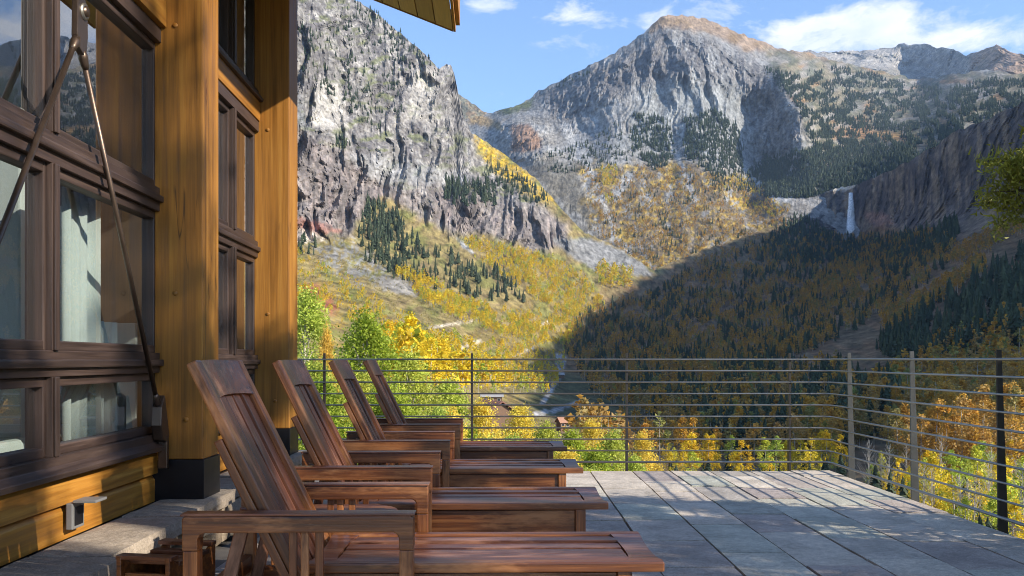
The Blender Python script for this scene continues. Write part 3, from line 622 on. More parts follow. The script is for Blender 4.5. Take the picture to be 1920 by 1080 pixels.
# instancing of forest too dense to count
def gn_scatter(name, pts, scl, rot, sources, label):
    me = bpy.data.meshes.new(name); me.vertices.add(len(pts)); me.vertices.foreach_set('co', np.asarray(pts, np.float32).ravel())
    a = me.attributes.new('rz', 'FLOAT', 'POINT'); a.data.foreach_set('value', np.asarray(rot, np.float32))
    wv = np.asarray(scl)*(.7+.75*rng.random(len(scl))); a = me.attributes.new('scl', 'FLOAT_VECTOR', 'POINT'); a.data.foreach_set('vector', np.stack([wv, wv*(.85+.3*rng.random(len(scl))), scl], 1).astype(np.float32).ravel())
    a = me.attributes.new('pick', 'INT', 'POINT'); a.data.foreach_set('value', rng.integers(0, len(sources), len(pts)).astype(np.int32))
    o = link(name, me); o['kind'] = 'stuff'; o['label'] = label
    ng = bpy.data.node_groups.new(name, 'GeometryNodeTree'); ng.interface.new_socket('Geometry', in_out='INPUT', socket_type='NodeSocketGeometry'); ng.interface.new_socket('Geometry', in_out='OUTPUT', socket_type='NodeSocketGeometry')
    N, L = ng.nodes, ng.links; gi = N.new('NodeGroupInput'); go = N.new('NodeGroupOutput'); jn = N.new('GeometryNodeJoinGeometry')
    def attr(nm, t='FLOAT'):
        a = N.new('GeometryNodeInputNamedAttribute'); a.data_type = t; a.inputs[0].default_value = nm; return a.outputs[0]
    for i, s in enumerate(sources):
        ip = N.new('GeometryNodeInstanceOnPoints'); oi = N.new('GeometryNodeObjectInfo'); oi.inputs[0].default_value = s; oi.transform_space = 'ORIGINAL'
        cmp_ = N.new('FunctionNodeCompare'); cmp_.data_type = 'INT'; cmp_.operation = 'EQUAL'; cmp_.inputs[3].default_value = i; L.new(attr('pick', 'INT'), cmp_.inputs[2])
        L.new(gi.outputs[0], ip.inputs[0]); L.new(cmp_.outputs[0], ip.inputs[1]); L.new(oi.outputs['Geometry'], ip.inputs[2])
        cx = N.new('ShaderNodeCombineXYZ'); L.new(attr('rz'), cx.inputs[2]); L.new(cx.outputs[0], ip.inputs['Rotation']); L.new(attr('scl', 'FLOAT_VECTOR'), ip.inputs['Scale'])
        L.new(ip.outputs[0], jn.inputs[0])
    L.new(jn.outputs[0], go.inputs[0])
    md = o.modifiers.new('scatter', 'NODES'); md.node_group = ng; return o
_src = {}
def source(me):
    if me.name not in _src: _src[me.name] = bpy.data.objects.new('source_'+me.name, me)
    return _src[me.name]
# forest regions: sheet, polygon of the tree feet in the survey frame, count, kind, height range (m), clump scale, clump threshold, name, label
REG = []
def reg(*a): REG.append(a)
B_, A__ = 'main_mountain', 'mountain_valley'
reg(B_, [(1430,125),(1500,150),(1560,125),(1640,140),(1700,160),(1780,170),(1850,150),(1925,150),(1925,290),(1800,300),(1700,325),(1600,352),(1510,372),(1440,370),(1424,320),(1500,290),(1530,285),(1500,200)], 15000, 'C', (8, 20), 22, .0, 'plateau_forest', 'dark conifer forest on the high plateau above the right-hand cliff')
reg(B_, [(1500,285),(1600,275),(1760,290),(1840,290),(1700,330),(1600,352),(1500,372),(1425,372),(1430,310)], 3000, 'C', (9, 22), 30, -.16, 'plateau_forest', None)
reg(B_, [(1190,215),(1250,225),(1265,300),(1230,322),(1185,290)], 420, 'C', (14, 22), 25, -.25, 'mountain_forest', 'conifers standing between the scree chutes of the main mountain')
reg(B_, [(1285,230),(1340,205),(1385,245),(1395,318),(1335,322),(1280,290)], 800, 'C', (14, 24), 25, -.35, 'mountain_forest', None)
reg(B_, [(1400,330),(1440,350),(1480,380),(1470,320),(1430,290)], 260, 'C', (14, 22), 25, -.2, 'mountain_forest', None)
reg(B_, [(1000,300),(1090,270),(1160,230),(1200,260),(1180,300),(1100,320),(1040,330)], 260, 'C', (10, 17), 20, -.05, 'mountain_forest', None)
reg(B_, [(1330,320),(1400,325),(1420,360),(1340,360)], 160, 'C', (12, 18), 20, -.1, 'mountain_forest', None)
reg(B_, [(1040,165),(1080,145),(1110,135),(1060,158)], 30, 'C', (12, 18), 20, -.4, 'mountain_forest', None)
reg(B_, [(1100,320),(1130,330),(1200,318),(1290,310),(1345,330),(1420,345),(1480,405),(1460,440),(1300,492),(1225,530),(1150,480),(1110,420)], 5200, 'S', (4, 12), 17, .03, 'autumn_scrub', 'orange and brown autumn scrub on the foot of the main mountain')
reg(B_, [(1110,330),(1200,322),(1340,335),(1440,360),(1470,410),(1300,480),(1200,500),(1130,420)], 420, 'C', (8, 15), 18, .1, 'mountain_forest', None)
reg(B_, [(1126,315),(1150,312),(1160,345),(1130,350)], 120, 'Y', (10, 15), 60, -.9, 'golden_grove', 'bright golden aspen groves on the mountain foot')
reg(B_, [(1134,366),(1150,368),(1152,385),(1136,386)], 40, 'Y', (8, 13), 60, -.9, 'golden_grove', None)
reg(B_, [(1340,330),(1400,330),(1470,400),(1440,410),(1380,380)], 260, 'Y', (8, 13), 20, -.05, 'golden_grove', None)
reg(A__, [(830,340),(925,352),(930,385),(860,388),(830,375)], 110, 'C', (18, 27), 30, -.3, 'cliff_conifers', 'conifers on the ledges and gullies of the left cliff')
reg(A__, [(690,375),(740,385),(755,430),(760,470),(700,450),(675,430)], 130, 'C', (14, 22), 30, -.3, 'cliff_conifers', None)
reg(A__, [(630,260),(660,268),(660,282),(625,275)], 14, 'C', (10, 16), 30, -.9, 'cliff_conifers', None)
reg(A__, [(660,20),(735,60),(800,120),(830,135),(790,150),(700,90),(640,60)], 130, 'C', (9, 16), 22, -.05, 'cliff_conifers', None)
reg(A__, [(640,-10),(700,20),(760,75),(822,130),(815,134),(755,85),(695,36)], 60, 'C', (10, 17), 22, -.5, 'cliff_conifers', None)
reg(A__, [(547,40),(640,60),(740,130),(770,200),(700,250),(640,200),(547,120)], 260, 'C', (9, 15), 16, .12, 'cliff_conifers', None)
reg(A__, [(905,300),(960,320),(1020,360),(1030,392),(960,368),(915,340)], 150, 'C', (12, 20), 30, -.25, 'cliff_conifers', None)
reg(A__, [(900,262),(945,300),(990,332),(960,335),(910,300)], 120, 'Y', (5, 9), 20, -.15, 'yellow_ledge_scrub', 'strip of yellow scrub slanting down above the lower left cliff')
reg(A__, [(665,440),(760,425),(790,470),(860,480),(960,530),(985,570),(900,560),(820,540),(740,520),(690,490)], 380, 'C', (7, 23), 20, .02, 'slope_conifers', 'conifer belt on the sunlit left slope below the cliff')
reg(A__, [(547,450),(600,455),(590,480),(547,480)], 24, 'C', (9, 15), 30, -.4, 'slope_conifers', None)
reg(A__, [(1120,500),(1185,515),(1182,545),(1122,545)], 90, 'Y', (15, 24), 60, -.9, 'scree_grove', 'round yellow and green aspen grove at the foot of the grey scree fan')
reg(A__, [(872,452),(960,470),(1040,490),(1110,540),(1135,585),(1080,600),(1000,560),(930,510),(880,475)], 1300, 'Y', (7, 15), 26, -.15, 'slope_aspens', 'yellow aspens spread over the sunlit left slope')
reg(A__, [(740,508),(800,530),(870,570),(960,590),(1090,600),(1075,650),(1000,640),(900,620),(800,570)], 1300, 'Y', (6, 14), 22, -.02, 'slope_aspens', None)
reg(A__, [(547,470),(640,510),(740,590),(840,640),(760,650),(640,600),(547,560)], 900, 'Y', (2.5, 6), 20, .02, 'slope_aspens', None)
reg(A__, [(700,640),(900,650),(1060,640),(1060,690),(1040,740),(920,740),(760,740)], 800, 'Y', (6, 12), 30, -.2, 'slope_aspens', None)
reg(A__, [(547,460),(1100,520),(1080,640),(840,640),(547,560)], 2600, 'G', (1.2, 3), 14, .0, 'slope_scrub', 'low brown and yellow scrub speckling the sunlit left slope')
# valley in the shade
SH = [(1085,600),(1140,575),(1235,550),(1300,500),(1420,450),(1500,430),(1600,450),(1700,440),(1760,440),(1800,480),(1700,560),(1560,640),(1440,690),(1400,760),(1240,790),(1120,740),(1060,660)]
reg(A__, SH, 2500, 'C', (9, 22), 34, -.02, 'shaded_conifers', 'dark conifer forest in the blue shade of the valley floor')
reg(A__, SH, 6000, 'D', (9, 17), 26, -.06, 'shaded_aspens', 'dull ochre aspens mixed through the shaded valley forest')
reg(A__, [(1480,400),(1560,440),(1640,450),(1760,435),(1790,415),(1800,450),(1700,500),(1560,500),(1420,490)], 1100, 'C', (12, 26), 50, -.40, 'shaded_conifers', None)
reg(A__, [(1490,560),(1600,470),(1680,460),(1700,480),(1600,530),(1520,590)], 900, 'D', (11, 18), 25, -.12, 'shaded_aspens', None)
reg(A__, [(1640,660),(1700,600),(1800,540),(1930,470),(1930,650),(1800,680),(1700,700)], 480, 'C', (11, 26), 34, -.22, 'slope_shade_conifers', 'dark conifers climbing the shaded slope at the right of the valley')
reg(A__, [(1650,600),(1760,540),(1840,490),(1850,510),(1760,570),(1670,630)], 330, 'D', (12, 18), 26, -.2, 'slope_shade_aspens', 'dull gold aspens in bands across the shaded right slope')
reg(A__, [(1780,480),(1900,420),(1920,430),(1800,500)], 240, 'D', (10, 15), 26, -.2, 'slope_shade_aspens', None)
reg(A__, [(1680,690),(1800,640),(1930,600),(1930,800),(1750,800),(1640,760)], 360, 'D', (10, 18), 26, -.15, 'slope_shade_aspens', None)
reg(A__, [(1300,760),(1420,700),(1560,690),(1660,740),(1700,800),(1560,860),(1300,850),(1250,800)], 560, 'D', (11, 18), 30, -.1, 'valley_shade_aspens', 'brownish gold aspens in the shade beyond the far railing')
reg(A__, [(1300,760),(1420,700),(1560,690),(1660,740),(1700,800),(1560,860),(1300,850),(1250,800)], 380, 'C', (13, 21), 30, -.05, 'valley_shade_conifers', 'dark spruces in the shade beyond the far railing')
reg(A__, [(1560,790),(1930,760),(1930,900),(1700,900)], 130, 'D', (10, 15), 30, -.3, 'valley_shade_aspens', None)
reg(A__, [(1080,790),(1300,800),(1560,860),(1560,880),(1100,880)], 110, 'D', (10, 15), 30, -.3, 'valley_shade_aspens', None)
# sunlit stand just below the deck
reg(A__, [(1250,872),(1560,868),(1600,905),(1250,905)], 44, 'Yn', (4, 10), 60, -.9, 'rail_aspen', 'golden aspen catching the sun just above the far edge of the deck')
reg(A__, [(1250,885),(1560,880),(1600,920),(1250,920)], 24, 'Cn', (3, 6.5), 60, -.9, 'rail_spruce', 'small green spruce among golden aspens at the far edge of the deck')
reg(A__, [(1600,890),(1800,900),(1925,890),(1930,1080),(1800,1040),(1640,960)], 60, 'Yn', (3.5, 7.5), 60, -.9, 'corner_aspen', 'sunlit yellow aspen seen through the right-hand railing')
reg(A__, [(1600,900),(1800,930),(1925,950),(1930,1080),(1800,1040),(1640,970)], 30, 'B', (5, 9), 60, -.9, 'bare_aspen', 'leafless pale aspen seen through the right-hand railing')
reg(A__, [(1600,920),(1800,940),(1925,1000),(1930,1080),(1800,1040),(1640,970)], 34, 'Cn', (3, 6.5), 60, -.9, 'corner_spruce', 'green spruce low behind the right-hand railing')
def in_poly(poly, n, seed, cs, th):
    r = np.random.default_rng(seed); p = np.array(poly, float); lo, hi = p.min(0), p.max(0); out = []
    tot = 0
    while tot < n:
        q = lo+r.random((n*3+50, 2))*(hi-lo); s = poly_sd(poly, q[:, 0], q[:, 1]); nz = fbm(q[:, 0]/cs, q[:, 1]/(cs*.62), seed*1.37, 3)
        q = q[(s > (-9*r.random(len(q))**2+4*r.random(len(q)))) & (nz+.25*(r.random(len(q))-.5) > th)]; out.append(q); tot += len(q)
    q = np.concatenate(out)[:n]; return q[:, 0], q[:, 1]
pool = []
for ri, (sh_, poly, n_, kind, (h0, h1), cs, th, nm, lab) in enumerate(REG):
    X, Y = in_poly(poly, n_, 100+ri, cs, th); d, off = depth_at(sh_, X, Y)
    ok = ~off; X, Y, d = X[ok], Y[ok], d[ok]; r = np.random.default_rng(300+ri)
    hgt = h0+(h1-h0)*r.random(len(X))**1.5
    x, y, z = world_pts(X, Y, d)
    for i in range(len(X)): pool.append((kind, ri, x[i], y[i], z[i]-.15, hgt[i], hgt[i]/d[i]*F, X[i], Y[i], sh_, nm))
def bay(X):
    for lim, ph in ((885, 'left of the second far post'), (1030, 'right of the second far post'), (1175, 'just left of the middle far post'), (1330, 'just right of the middle far post'), (1480, 'left of the last far post'), (1595, 'in the corner bay of the railing'),
                    (1700, 'behind the first bay of the right railing'), (1860, 'behind the second bay of the right railing'), (9999, 'behind the bay at the right edge')):
        if X < lim: return ph
def low(Y): return 'high on the slope' if Y < 745 else 'midway down the rods' if Y < 800 else 'low among the rods' if Y < 870 else 'at the deck edge' if Y < 920 else 'below deck level'
labs = {}
for rg in REG:
    if rg[8]: labs[rg[7]] = rg[8]
KD = {'C': 'C', 'Cn': 'C', 'Y': 'A', 'Yn': 'A', 'D': 'A', 'S': 'S', 'G': 'S', 'B': 'B'}
SINGLE_LAB = {'shaded_conifers': ('spruce', 'dark spruce in the blue valley shade', 'spruces on the shaded valley floor'),
 'shaded_aspens': ('aspen', 'ochre aspen in the shaded valley', 'aspens in the shaded valley forest'),
 'slope_shade_conifers': ('spruce', 'dark spruce on the shaded right slope', 'spruces on the shaded right slope'),
 'slope_shade_aspens': ('aspen', 'gold aspen on the shaded right slope', 'aspens banded across the shaded right slope'),
 'valley_shade_aspens': ('aspen', 'brownish gold aspen in the shade beyond the far railing', 'shaded aspens beyond the far railing'),
 'valley_shade_conifers': ('spruce', 'dark spruce in the shade beyond the far railing', 'shaded spruces beyond the far railing'),
 'rail_aspen': ('aspen', 'golden aspen in the sun just above the far edge of the deck', 'golden aspens along the far deck edge'),
 'rail_spruce': ('spruce', 'small green spruce among golden aspens at the far edge of the deck', 'small spruces along the far deck edge'),
 'corner_aspen': ('aspen', 'sunlit yellow aspen low behind the right-hand railing', 'yellow aspens behind the right railing'),
 'bare_aspen': ('aspen', 'leafless pale-stemmed aspen low behind the right-hand railing', 'bare aspens behind the right railing'),
 'corner_spruce': ('spruce', 'green spruce low behind the right-hand railing', 'spruces behind the right railing'),
 'cliff_conifers': ('spruce', 'dark conifer on a ledge of the grey left cliff', 'conifers on the ledges of the left cliff'),
 'slope_conifers': ('spruce', 'conifer in the dark belt on the sunlit slope below the left cliff', 'conifers in the belt below the left cliff'),
 'scree_grove': ('aspen', 'aspen in the round yellow-green grove at the foot of the scree fan', 'aspens of the round grove below the scree'),
 'slope_aspens': ('aspen', 'yellow aspen on the sunlit left slope', 'yellow aspens on the sunlit left slope')}
single = set()
for K in ('C', 'A', 'B'):
    c = [(p[6], i) for i, p in enumerate(pool) if KD[p[0]] == K and 540 < p[7] < 1935 and not (p[9] == A__ and p[7] < 1240 and p[8] > 735) and p[10] in SINGLE_LAB]
    c.sort(reverse=True); single |= {i for _, i in c[:285]}
stuffd = {}
for i, p in enumerate(pool):
    kind, ri, x, y, z, h, ph, X, Y, sh_, nm = p
    if ph > (105 if kind[0] == 'C' else 150): continue
    if i in single:
        nmn, lab, grp = SINGLE_LAB[nm]
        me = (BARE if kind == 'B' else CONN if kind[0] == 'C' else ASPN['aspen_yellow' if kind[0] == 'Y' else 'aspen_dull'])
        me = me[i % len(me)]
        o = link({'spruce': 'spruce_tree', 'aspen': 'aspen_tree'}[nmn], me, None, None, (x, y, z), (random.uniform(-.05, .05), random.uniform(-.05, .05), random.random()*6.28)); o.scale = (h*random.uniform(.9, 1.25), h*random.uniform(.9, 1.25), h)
        if nm in ('rail_aspen', 'rail_spruce', 'corner_aspen', 'bare_aspen', 'corner_spruce', 'valley_shade_aspens', 'valley_shade_conifers'):
            sz = 'tall' if h > 12 else 'small' if h < 7 else 'middling'
            wd = {'rail_aspen': 'golden sunlit aspen', 'rail_spruce': 'green spruce', 'corner_aspen': 'sunlit yellow aspen', 'bare_aspen': 'leafless grey aspen', 'corner_spruce': 'green spruce', 'valley_shade_aspens': 'shaded ochre aspen', 'valley_shade_conifers': 'shaded dark spruce'}[nm]
            lab = sz+' '+wd+' '+bay(X)+', '+low(Y)
        elif nm in ('shaded_conifers', 'shaded_aspens', 'slope_shade_conifers', 'slope_shade_aspens', 'slope_aspens'):
            lab = ('tall ' if h > 17 else 'small ' if h < 11 else '')+lab+', '+('above' if Y < 675 else 'behind')+' the top rod, '+('near the middle post' if X < 1330 else 'near the corner' if X < 1620 else 'near the right edge')
        tag(o, lab, 'tree', grp)
    else: stuffd.setdefault((nm, kind), []).append((x, y, z, h))
for (nm, kind), L_ in stuffd.items():
    L_ = np.array(L_)
    src = {'C': CON, 'Cn': CONN, 'Y': ASP['aspen_yellow'], 'Yn': ASPN['aspen_yellow'], 'D': ASP['aspen_dull'], 'S': ASP['scrub_orange'], 'G': ASP['scrub_olive'], 'B': BARE}[kind]
    gn_scatter(nm, L_[:, :3], L_[:, 3], rng.random(len(L_))*6.28, [source(m_) for m_ in src], labs[nm])
# ---------------------------------------------------------------- stone deck
def stone_mat(name, stops, sc_=1.0, bmp=.5, grit=.35):
    m, n, b = mat(name, .82, 0, .35)
    tcn = n.new('ShaderNodeTexCoord').outputs['Object']; rnd = n.new('ShaderNodeObjectInfo').outputs['Random']
    off = n.new('ShaderNodeVectorMath', operation='SCALE'); off.inputs[0].default_value = (31, 17, 9); n.l.new(rnd, off.inputs['Scale'])
    add = n.new('ShaderNodeVectorMath', operation='ADD'); n.l.new(tcn, add.inputs[0]); n.l.new(off.outputs[0], add.inputs[1]); v = add.outputs[0]
    g = n.noise(v, 150*sc_, 5, .8); big = n.noise(v, 3.5*sc_, 5, .6); md = n.noise(v, 28*sc_, 5, .65)
    c = n.ramp(rnd, stops)
    c = n.mix(1.0, c, n.ramp(g, [(.36, 1-grit*1.3), (.5, 1.0), (.64, 1+grit)]), 'MULTIPLY')
    c = n.mix(.8, c, n.ramp(big, [(.35, .72), (.65, 1.2)]), 'MULTIPLY')
    c = n.mix(.6, c, n.ramp(md, [(.35, .75), (.65, 1.15)]), 'MULTIPLY')
    n.set(b, 'Base Color', c); bump(n, b, n.math('ADD', n.math('MULTIPLY', g, .35), n.math('ADD', md, n.math('MULTIPLY', big, 1.5))), bmp, .008); return m
M['paver'] = stone_mat('flamed_paving_stone', [(0, (.42, .375, .32)), (.2, (.56, .49, .40)), (.4, (.36, .305, .275)), (.6, (.41, .415, .34)), (.8, (.60, .53, .43)), (.9, (.38, .32, .28)), (1, (.38, .395, .32))])
M['cap'] = stone_mat('sandstone_cap', [(0, (.34, .27, .20)), (.5, (.28, .235, .19)), (1, (.36, .30, .235))], .6, .8, .25)
M['rubble'] = stone_mat('rubble_stone', [(0, (.40, .33, .24)), (.5, (.34, .26, .18)), (1, (.42, .36, .28))], .5, .9, .25)
M['grout'] = simple('joint_mortar', (.15, .135, .12), .95, 0, .3, 30, .4)
def rough_slab(name, lo, hi, matl, parent, amp=.006, seg=.06, edge=.012, seed=0, taper=0.0):
    lo, hi = np.array(lo, float), np.array(hi, float); s = hi-lo; n = np.maximum(1, np.round(s/seg)).astype(int); n = np.minimum(n, 9)
    bm = bmesh.new(); bmesh.ops.create_cube(bm, size=1.0, matrix=Matrix.Diagonal((*s, 1)))
    for ax in range(3):
        for k in range(1, n[ax]):
            co = [0, 0, 0]; co[ax] = -s[ax]/2+s[ax]*k/n[ax]; no = [0, 0, 0]; no[ax] = 1
            bmesh.ops.bisect_plane(bm, geom=list(bm.verts)+list(bm.edges)+list(bm.faces), plane_co=co, plane_no=no)
    V = np.array([v.co[:] for v in bm.verts]); q = V/(s/2)
    ed = (np.abs(q) > .98).sum(1); ctr = (lo+hi)/2+seed*3.3
    D = np.stack([fbm((V[:, 0]+ctr[0])*7+i*9, (V[:, 1]+ctr[1])*7, (V[:, 2]+ctr[2])*7, 3) for i in range(3)], 1)*amp
    D[:, 2] *= .5
    V = V+D-(np.sign(V)*edge*.35)*(ed >= 2)[:, None]*(.6+.8*np.abs(fbm(V[:, 0]*9+ctr[0], V[:, 1]*9, V[:, 2]*9+ctr[1], 2)))[:, None]
    for v, c in zip(bm.verts, V): v.co = c
    return link(name, bm_mesh(bm, name, False), matl, parent, tuple((lo+hi)/2))
deck = box('deck', (-2.4, -5, -.34), (3.0, 8.84, -.045), M['grout'], None, .004); deck['kind'] = 'structure'
r = np.random.default_rng(11)
xs = [3.02, 2.64, 2.25, 1.87, 1.50, 1.14, .74, .37, 0.0, -.38, -.76, -1.14, -1.50]
for i in range(len(xs)-1):
    y = 8.87-(0.0 if i % 2 else .0); first = True; x1, x0 = xs[i], xs[i+1]
    while y > .6:
        L = r.uniform(.55, .98) if not first else r.uniform(.35, .9); first = False; y0 = max(y-L, .4)
        g_ = .0042; dz = r.normal()*.003
        rough_slab('paver', (x0+g_, y0+g_, -.05), (x1-g_, y-g_, dz), M['paver'], None, .0045, .12, .009, i*7+y)
        o = bpy.context.scene.collection.objects[-1]; o.parent = deck; o.location = Vector(o.location)
        y = y0
for ch in deck.children: ch.matrix_parent_inverse = deck.matrix_world.inverted()
# deck object origin is its centre: put pavers into its space
bpy.context.view_layer.update()
inv = Matrix.Translation(-deck.location)
for ch in deck.children: ch.matrix_parent_inverse = inv
for y0 in np.arange(-4.8, 8.8, .62):   # stone facing of the deck edge
    rough_slab('edge_stone', (2.94, y0+.006, -.33), (3.05, y0+.61, -.056), M['rubble'], None, .01, .1, .012, y0)
    o = COL.objects[-1]; o.parent = deck; o.matrix_parent_inverse = inv

# ---------------------------------------------------------------- house, wall line turned slightly
HROT = .0257
house = empty('timber_house', (-1.86, 0, 0), HROT)
tag(house, 'golden timber house wall with dark framed windows and steel tie rods, left of the chairs', 'house')
H = house
ledge = empty('stone_ledge', (-1.86, 0, 0), HROT)
tag(ledge, 'low ledge of thick sandstone slabs running along the foot of the timber house', 'ledge')
core = box('rubble_core', (-.3, -3, .0), (.25, 7.86, .19), M['grout'], ledge, .01)
yy = 1.0; k = 0
for L in (1.0, .95, .72, .93, .98, .60, .88, .90, .95):
    w1 = .345+.05*r.normal()*.5 if k != 2 else .43
    rough_slab('cap_slab', (.045, yy+.006, .20), (w1, min(yy+L, 7.9)-.006, .28+r.normal()*.003), M['cap'], ledge, .016, .05, .016, k); yy += L; k += 1
box('gap_shade_strip', (-.02, 1.0, .2), (.038, 7.8, .262), M['black_steel'], ledge, .004)  # black strip in the gap between wall and slabs, standing for its shade
yy = 1.0
while yy < 7.8:
    L = r.uniform(.14, .34); zc = r.uniform(.08, .12)
    rough_slab('rubble_stone', (.16, yy+.006, .0), (.33+r.normal()*.012, yy+L-.006, zc-.004), M['rubble'], ledge, .016, .04, .018, yy)
    rough_slab('rubble_stone', (.16, yy+.03, zc+.004), (.32+r.normal()*.012, yy+L+.02, .196), M['rubble'], ledge, .016, .04, .018, yy+5); yy += L
# posts
for (y0, y1, x0, x1, top) in ((5.16, 5.46, .0, .283, 4.5), (7.5, 7.83, -.04, .262, 4.5)):
    p = box('post', (x0, y0, .50), (x1, y1, top), M['gold_z'], H, .008, 2)
    sh_ = box('steel_shoe', (x0-.006, y0-.006, .262), (x1+.006, y1+.006, .499), M['black_steel'], H, .004)
    sh_.parent = p; sh_.matrix_parent_inverse = Matrix.Translation(-p.location)
    for (bx_, bz_) in ((.10, 2.9), (.10, 1.42), (.16, .72)):
        bo = lathe('bolt_plug', [(0, -.004), (.013, -.004), (.015, 0), (.013, .003), (0, .003)], M['gold_x'], None, 14, (x0+bx_+.03, y0-.002, bz_))
        bo.rotation_euler = (R(90), 0, 0); bo.parent = p; bo.matrix_parent_inverse = Matrix.Translation(-p.location)
# more of the post row, outside the frame
box('post', (-.02, 1.6, .262), (.27, 1.9, 4.5), M['gold_z'], H, .008, 2)
# beams over the windows
box('beam', (-.10, 1.9, 2.885), (.085, 5.157, 3.07), M['gold_y'], H, .006)
box('beam', (-.14, 5.463, 2.965), (.03, 7.497, 3.12), M['gold_y'], H, .006)
# base boards
def boards(y0, y1, xo):
    for z0, z1, xx in ((.425, .555, .035), (.27, .42, .02)):
        prism('wall_board', [(xo-.03, z0), (xo+xx, z0), (xo+xx, z1-.03), (xo+xx-.016, z1-.004), (xo+xx-.016, z1), (xo-.03, z1)], 'y', y0, y1, M['gold_y'], H, .003)
boards(1.9, 5.157, 0.0); boards(5.463, 7.497, -.03)
# glass
mg = bpy.data.materials.new('window_glass'); mg.use_nodes = True; n = NT(mg.node_tree); n.n.remove(n.n['Principled BSDF'])
fr = n.new('ShaderNodeFresnel'); fr.inputs[0].default_value = 1.5; gl = n.new('ShaderNodeBsdfGlossy'); gl.inputs['Roughness'].default_value = .004; gl.inputs['Color'].default_value = (.93, .95, 1, 1)
tr = n.new('ShaderNodeBsdfTransparent'); tr.inputs[0].default_value = (.88, .92, .92, 1); mx = n.new('ShaderNodeMixShader')
n.l.new(n.math('MULTIPLY', n.math('ADD', n.math('MULTIPLY', fr.outputs[0], 2.0), .10, clamp=True), n.math('SUBTRACT', 1.0, n.new('ShaderNodeNewGeometry').outputs['Backfacing'])), mx.inputs[0]); n.l.new(tr.outputs[0], mx.inputs[1]); n.l.new(gl.outputs[0], mx.inputs[2]); n.l.new(mx.outputs[0], n.n['Material Output'].inputs[0])
M['glass'] = mg
def window(y0, y1, mulls, rows, xo, mw=.06, sw=.028):
    """rows: z0,z1 of each light; frame members sit between"""
    zb, zt = rows[0][0]-.085, rows[-1][1]+.08
    sill = prism('window', [(xo-.10, zb), (xo+.055, zb-.004), (xo+.06, zb+.02), (xo+.02, zb+.045), (xo+.02, rows[0][0]), (xo-.10, rows[0][0])], 'y', y0, y1, M['frame_y'], H, .003)
    def part(nm, lo, hi, m_, bev=.003): return box(nm, lo, hi, m_, sill, bev)
    for i in range(len(rows)-1):
        za, zc = rows[i][1], rows[i+1][0]
        part('transom', (xo-.10, y0, za), (xo+.012, y1, zc), M['frame_y'])
        part('transom_cap', (xo+.0125, y0, (za+zc)/2-.018), (xo+.036, y1, (za+zc)/2+.018), M['frame_y'], .008)
    part('head_rail', (xo-.10, y0, rows[-1][1]), (xo+.02, y1, zt), M['frame_y'])
    ys = [y0]+[m_ for m_ in mulls]+[y1]
    for i in range(len(rows)):
        za, zc = rows[i]
        for mu in mulls: 
            part('mullion', (xo-.10, mu-mw/2, za), (xo+.014, mu+mw/2, zc), M['frame_z'])
            part('mullion_bead', (xo+.0145, mu-.022, za), (xo+.026, mu+.018, zc), M['frame_z'], .008)
        for a, b_ in zip(ys[:-1], ys[1:]):
            a_ = a+(mw/2 if a != y0 else 0); c_ = b_-(mw/2 if b_ != y1 else 0)
            for (u0, u1) in ((a_, a_+sw*.75), (c_-sw*.75, c_)): part('sash_stile', (xo-.08, u0, za), (xo-.012, u1, zc), M['frame_z'], .006)
            u0, u1 = a_+sw*.75, c_-sw*.75
            part('sash_rail', (xo-.08, u0, za), (xo-.012, u1, za+.042), M['frame_y'], .006); part('sash_rail', (xo-.08, u0, zc-.042), (xo-.012, u1, zc), M['frame_y'], .006)
            part('pane', (xo-.055, u0-.004, za+.038), (xo-.047, u1+.004, zc-.038), M['glass'], 0)
    return sill
rows1 = [(.645, .98), (1.09, 1.87), (2.0, 2.80)]
window(1.9, 5.157, [2.60, 3.91], rows1, .035)
window(5.463, 7.497, [6.10, 6.80], [(.645, .98), (1.09, 1.87), (2.0, 2.88)], -.0, .08, .045)
window(1.9, 5.157, [2.60, 3.91], [(3.16, 3.9)], .035); window(5.463, 7.497, [6.10, 6.80], [(3.21, 4.0)], -.0, .08, .045)
box('gable_board', (-.12, 1.9, 3.985), (.02, 5.157, 4.5), M['gold_y'], H); box('gable_board', (-.14, 5.463, 4.085), (.0, 7.497, 4.5), M['gold_y'], H)
# inside
box('room_floor', (-5, .5, .15), (-.12, 7.8, .25), M['interior_dark'], H, 0)
box('room_wall', (-5.1, .5, .25), (-5, 7.8, 1.1), M['white_plaster'], H, 0)
for x0_, x1_, z1_ in ((-1.78, -1.36, 2.3), (-1.22, -1.0, 1.35), (-2.3, -2.12, 2.9), (-.95, -.55, .9)): box('room_panel', (x0_, 7.60, .25), (x1_, 7.645, z1_), M['white_plaster'], H, .004); box('room_wall', (-5, 7.648, .25), (-.14, 7.658, 4.6), M['interior_dark'], H, 0); box('room_wall', (-5, .4, .25), (-.12, .5, 4.6), M['interior_dark'], H, 0)
box('room_ceiling', (-5, .5, 4.5), (-.15, 7.8, 4.6), M['interior_dark'], H, 0)
box('room_pillar', (-.75, 4.62, .25), (-.45, 4.98, 2.3), M['white_plaster'], H, .01)
box('room_pillar', (-1.9, 5.9, .25), (-1.5, 6.8, 4.4), M['white_plaster'], H, .01)
def curtain(y0, y1, x, z0, z1, m_):
    n_ = 60; V = []
    for j in (0, 1):
        for i in range(n_+1):
            t = i/n_; V.append((x+.03*math.sin(t*(y1-y0)*42)+.012*math.sin(t*(y1-y0)*97), y0+(y1-y0)*t, z0 if j == 0 else z1))
    Fq = np.array([(i, i+1, n_+2+i, n_+1+i) for i in range(n_)]); o = link('curtain', np_mesh('curtain', np.array(V), Fq, smooth=True), m_, H)
    md = o.modifiers.new('thickness', 'SOLIDIFY'); md.thickness = .004; return o
